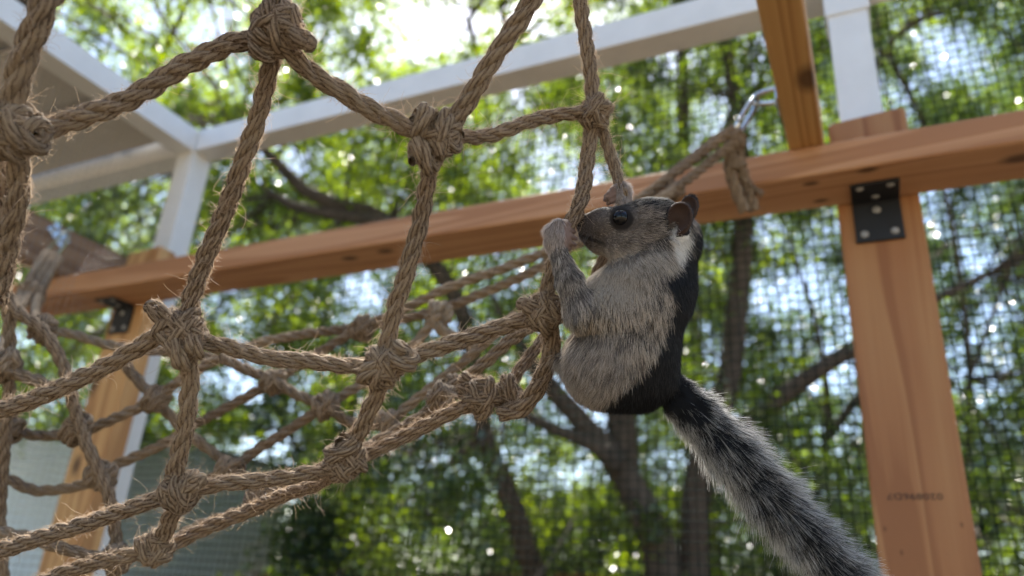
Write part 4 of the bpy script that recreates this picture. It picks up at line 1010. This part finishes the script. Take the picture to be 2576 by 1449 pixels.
# fur
M_FUR = fibre_mat('fur', attr='hcol', trans=.32, rough=.42, spec=.03)
tri = np.vstack([Qg[:, [0, 1, 2]], Qg[:, [0, 2, 3]]]); A_, B_, C3_ = Vq[tri[:, 0]], Vq[tri[:, 1]], Vq[tri[:, 2]]
area = np.linalg.norm(np.cross(B_ - A_, C3_ - A_), axis=1) / 2
tg_ = g_[tri[:, 0]]; dens = np.select([tg_ == TAIL, tg_ == HEAD, tg_ == HAND, tg_ == EAR], [.46, .42, .45, .35], .34)
pw = area * dens; NH = 150000
pick = rng.choice(len(tri), NH, p=pw / pw.sum()); u, v = rng.random((2, NH)); fl2 = u + v > 1; u[fl2] = 1 - u[fl2]; v[fl2] = 1 - v[fl2]
Pq = A_[pick] * (1 - u - v)[:, None] + B_[pick] * u[:, None] + C3_[pick] * v[:, None]
rnd = rng.random((NH, 2)); rnd[:, 1] = np.clip(.5 + (rnd[:, 1] - .5) * .8 + .30 * vnoise(Pq * [1, .28, 1], 4.5, 21) + .14 * vnoise(Pq * [1, .3, 1], 11, 22), 0, 1)
g, rt, tp2, ln, lift = coat(Pq, rnd); Nq = grad_at(Pq)
fl = np.zeros((NH, 3)); X, Y, Z = Pq.T
bd = np.stack([.10 - .55 * sstep(1600, 1480, X) * sstep(800, 880, Y), np.ones(NH), np.zeros(NH)], 1)
bd[:, 0] += .45 * sstep(700, 650, Y)
fl[:] = bd
hd = np.stack([np.ones(NH), .12 + .9 * sstep(590, 670, Y) - .25 * sstep(530, 490, Y), np.zeros(NH)], 1); mk = g == HEAD; fl[mk] = hd[mk]
mk = g == ARM; fl[mk] = np.where((Y < 760)[:, None], np.array([[.30, 1.0, 0]]), np.array([[.15, 1.0, 0]]))[mk]
mk = g == HAND; fl[mk] = np.array([.05, 1., 0.])
mk = g == EAR; fl[mk] = (np.array([.5, -.6, 0]))
mk = g == TAIL; fl[mk] = np.array([.66, .75, -.03])
fl += rng.normal(0, .13, fl.shape)
flt = fl - Nq * (fl * Nq).sum(1)[:, None]; flt /= np.linalg.norm(flt, axis=1)[:, None] + 1e-9
keep = ln > 1.8
ang = lift + rng.normal(0, .09, NH) + np.where(g == TAIL, rng.normal(0, .16, NH), 0); ang = np.clip(ang, .05, 1.2)
d0 = flt * np.cos(ang + .18)[:, None] + Nq * np.sin(ang + .18)[:, None]; d1 = flt * np.cos(ang - .16)[:, None] + Nq * np.sin(ang - .16)[:, None]
sd = np.cross(Nq, flt); cl_ = vnoise(Pq, 9, 33)[:, None] * .22 + rng.normal(0, .10, (NH, 1))
L_ = ln * rng.uniform(.7, 1.15, NH); K = 5; ts = np.linspace(0, 1, K)
st_ = [Pq - Nq * 1.5]
for t in ts[1:]:
    dd = d0 * (1 - t) + d1 * t + sd * cl_ * t; dd /= np.linalg.norm(dd, axis=1)[:, None]; st_.append(st_[-1] + dd * (L_ / (K - 1))[:, None])
PT = np.stack(st_, 1)[keep]
br = np.where(g == TAIL, .74, .48)[keep][:, None, None]; tt = ts[None, :, None]; wgt = np.clip((tt - br + .2) / .34, 0, 1)
CO = rt[keep][:, None] * (1 - wgt) + tp2[keep][:, None] * wgt
lum = tp2.mean(1) > .3; RD = np.where(g == TAIL, np.where(lum, .000085, .000065), np.where(lum & (g != HEAD), .000070, .000055))[keep][:, None] * np.array([1, .95, .85, .6, .25])[None]
hair('fur', q2w(PT), RD, M_FUR, sq, col=CO)
print('hair', len(PT), 'verts', len(Vq))
# eye, whiskers, claws
m_, nt_, b_ = new_mat('eye_black'); b_.inputs['Base Color'].default_value = (.004, .003, .003, 1); b_.inputs['Roughness'].default_value = .04; b_.inputs['IOR'].default_value = 1.36
def surf_z(px, py):
    i, j = int(round((px - x0) / HQ)), int(round((py - y0) / HQ)); col = Fd[i, j]; k = np.where(col < 0)[0].max(); return z0 + HQ * (k + .5)
ez = surf_z(1557, 554)
def ball(name, c, r, mat, sx=(1, 1, 1)):
    b = bmesh.new(); bmesh.ops.create_uvsphere(b, u_segments=28, v_segments=18, radius=1)
    V = np.array([v.co[:] for v in b.verts]) * r * np.array(sx); W_ = q2w(np.array(c) + V * [1, 1, 1])
    for vv_, p in zip(b.verts, W_): vv_.co = Vector(p)
    bmesh.ops.recalc_face_normals(b, faces=b.faces); return link(name, bm_mesh(name, b, True), mat, sq)
ball('eye', (1556, 554, ez - 15), 22.5, m_); ball('eye', (1556, 554, -2 * 10 - (ez - 15)), 22.5, m_)
wl = []
for i in range(26):
    sgn = 1 if i < 17 else -1
    b0 = np.array([rng.uniform(1472, 1500), rng.uniform(572, 596), sgn * rng.uniform(10, 22) - 24]); d = np.array([rng.uniform(-.75, .15), rng.uniform(-.25, .75), sgn * rng.uniform(.3, .9)]); d /= np.linalg.norm(d); L = rng.uniform(60, 125)
    q = [b0]
    for k in range(6): d = d + np.array([.03, .07, 0]); d /= np.linalg.norm(d); q.append(q[-1] + d * L / 6)
    wl.append(np.array(q))
hair('whiskers', q2w(np.array(wl)), np.array([.00007, .00007, .00006, .00005, .00004, .00003, .00002])[None], fibre_mat('whisker', col=(.10, .09, .085), trans=.2, spec=.05), sq)

print('triangles', sum(sum(len(p.vertices) - 2 for p in o.data.polygons) for o in SC.objects if o.type == 'MESH' and o.name.split('.')[0] not in ('siding_board', 'board')))
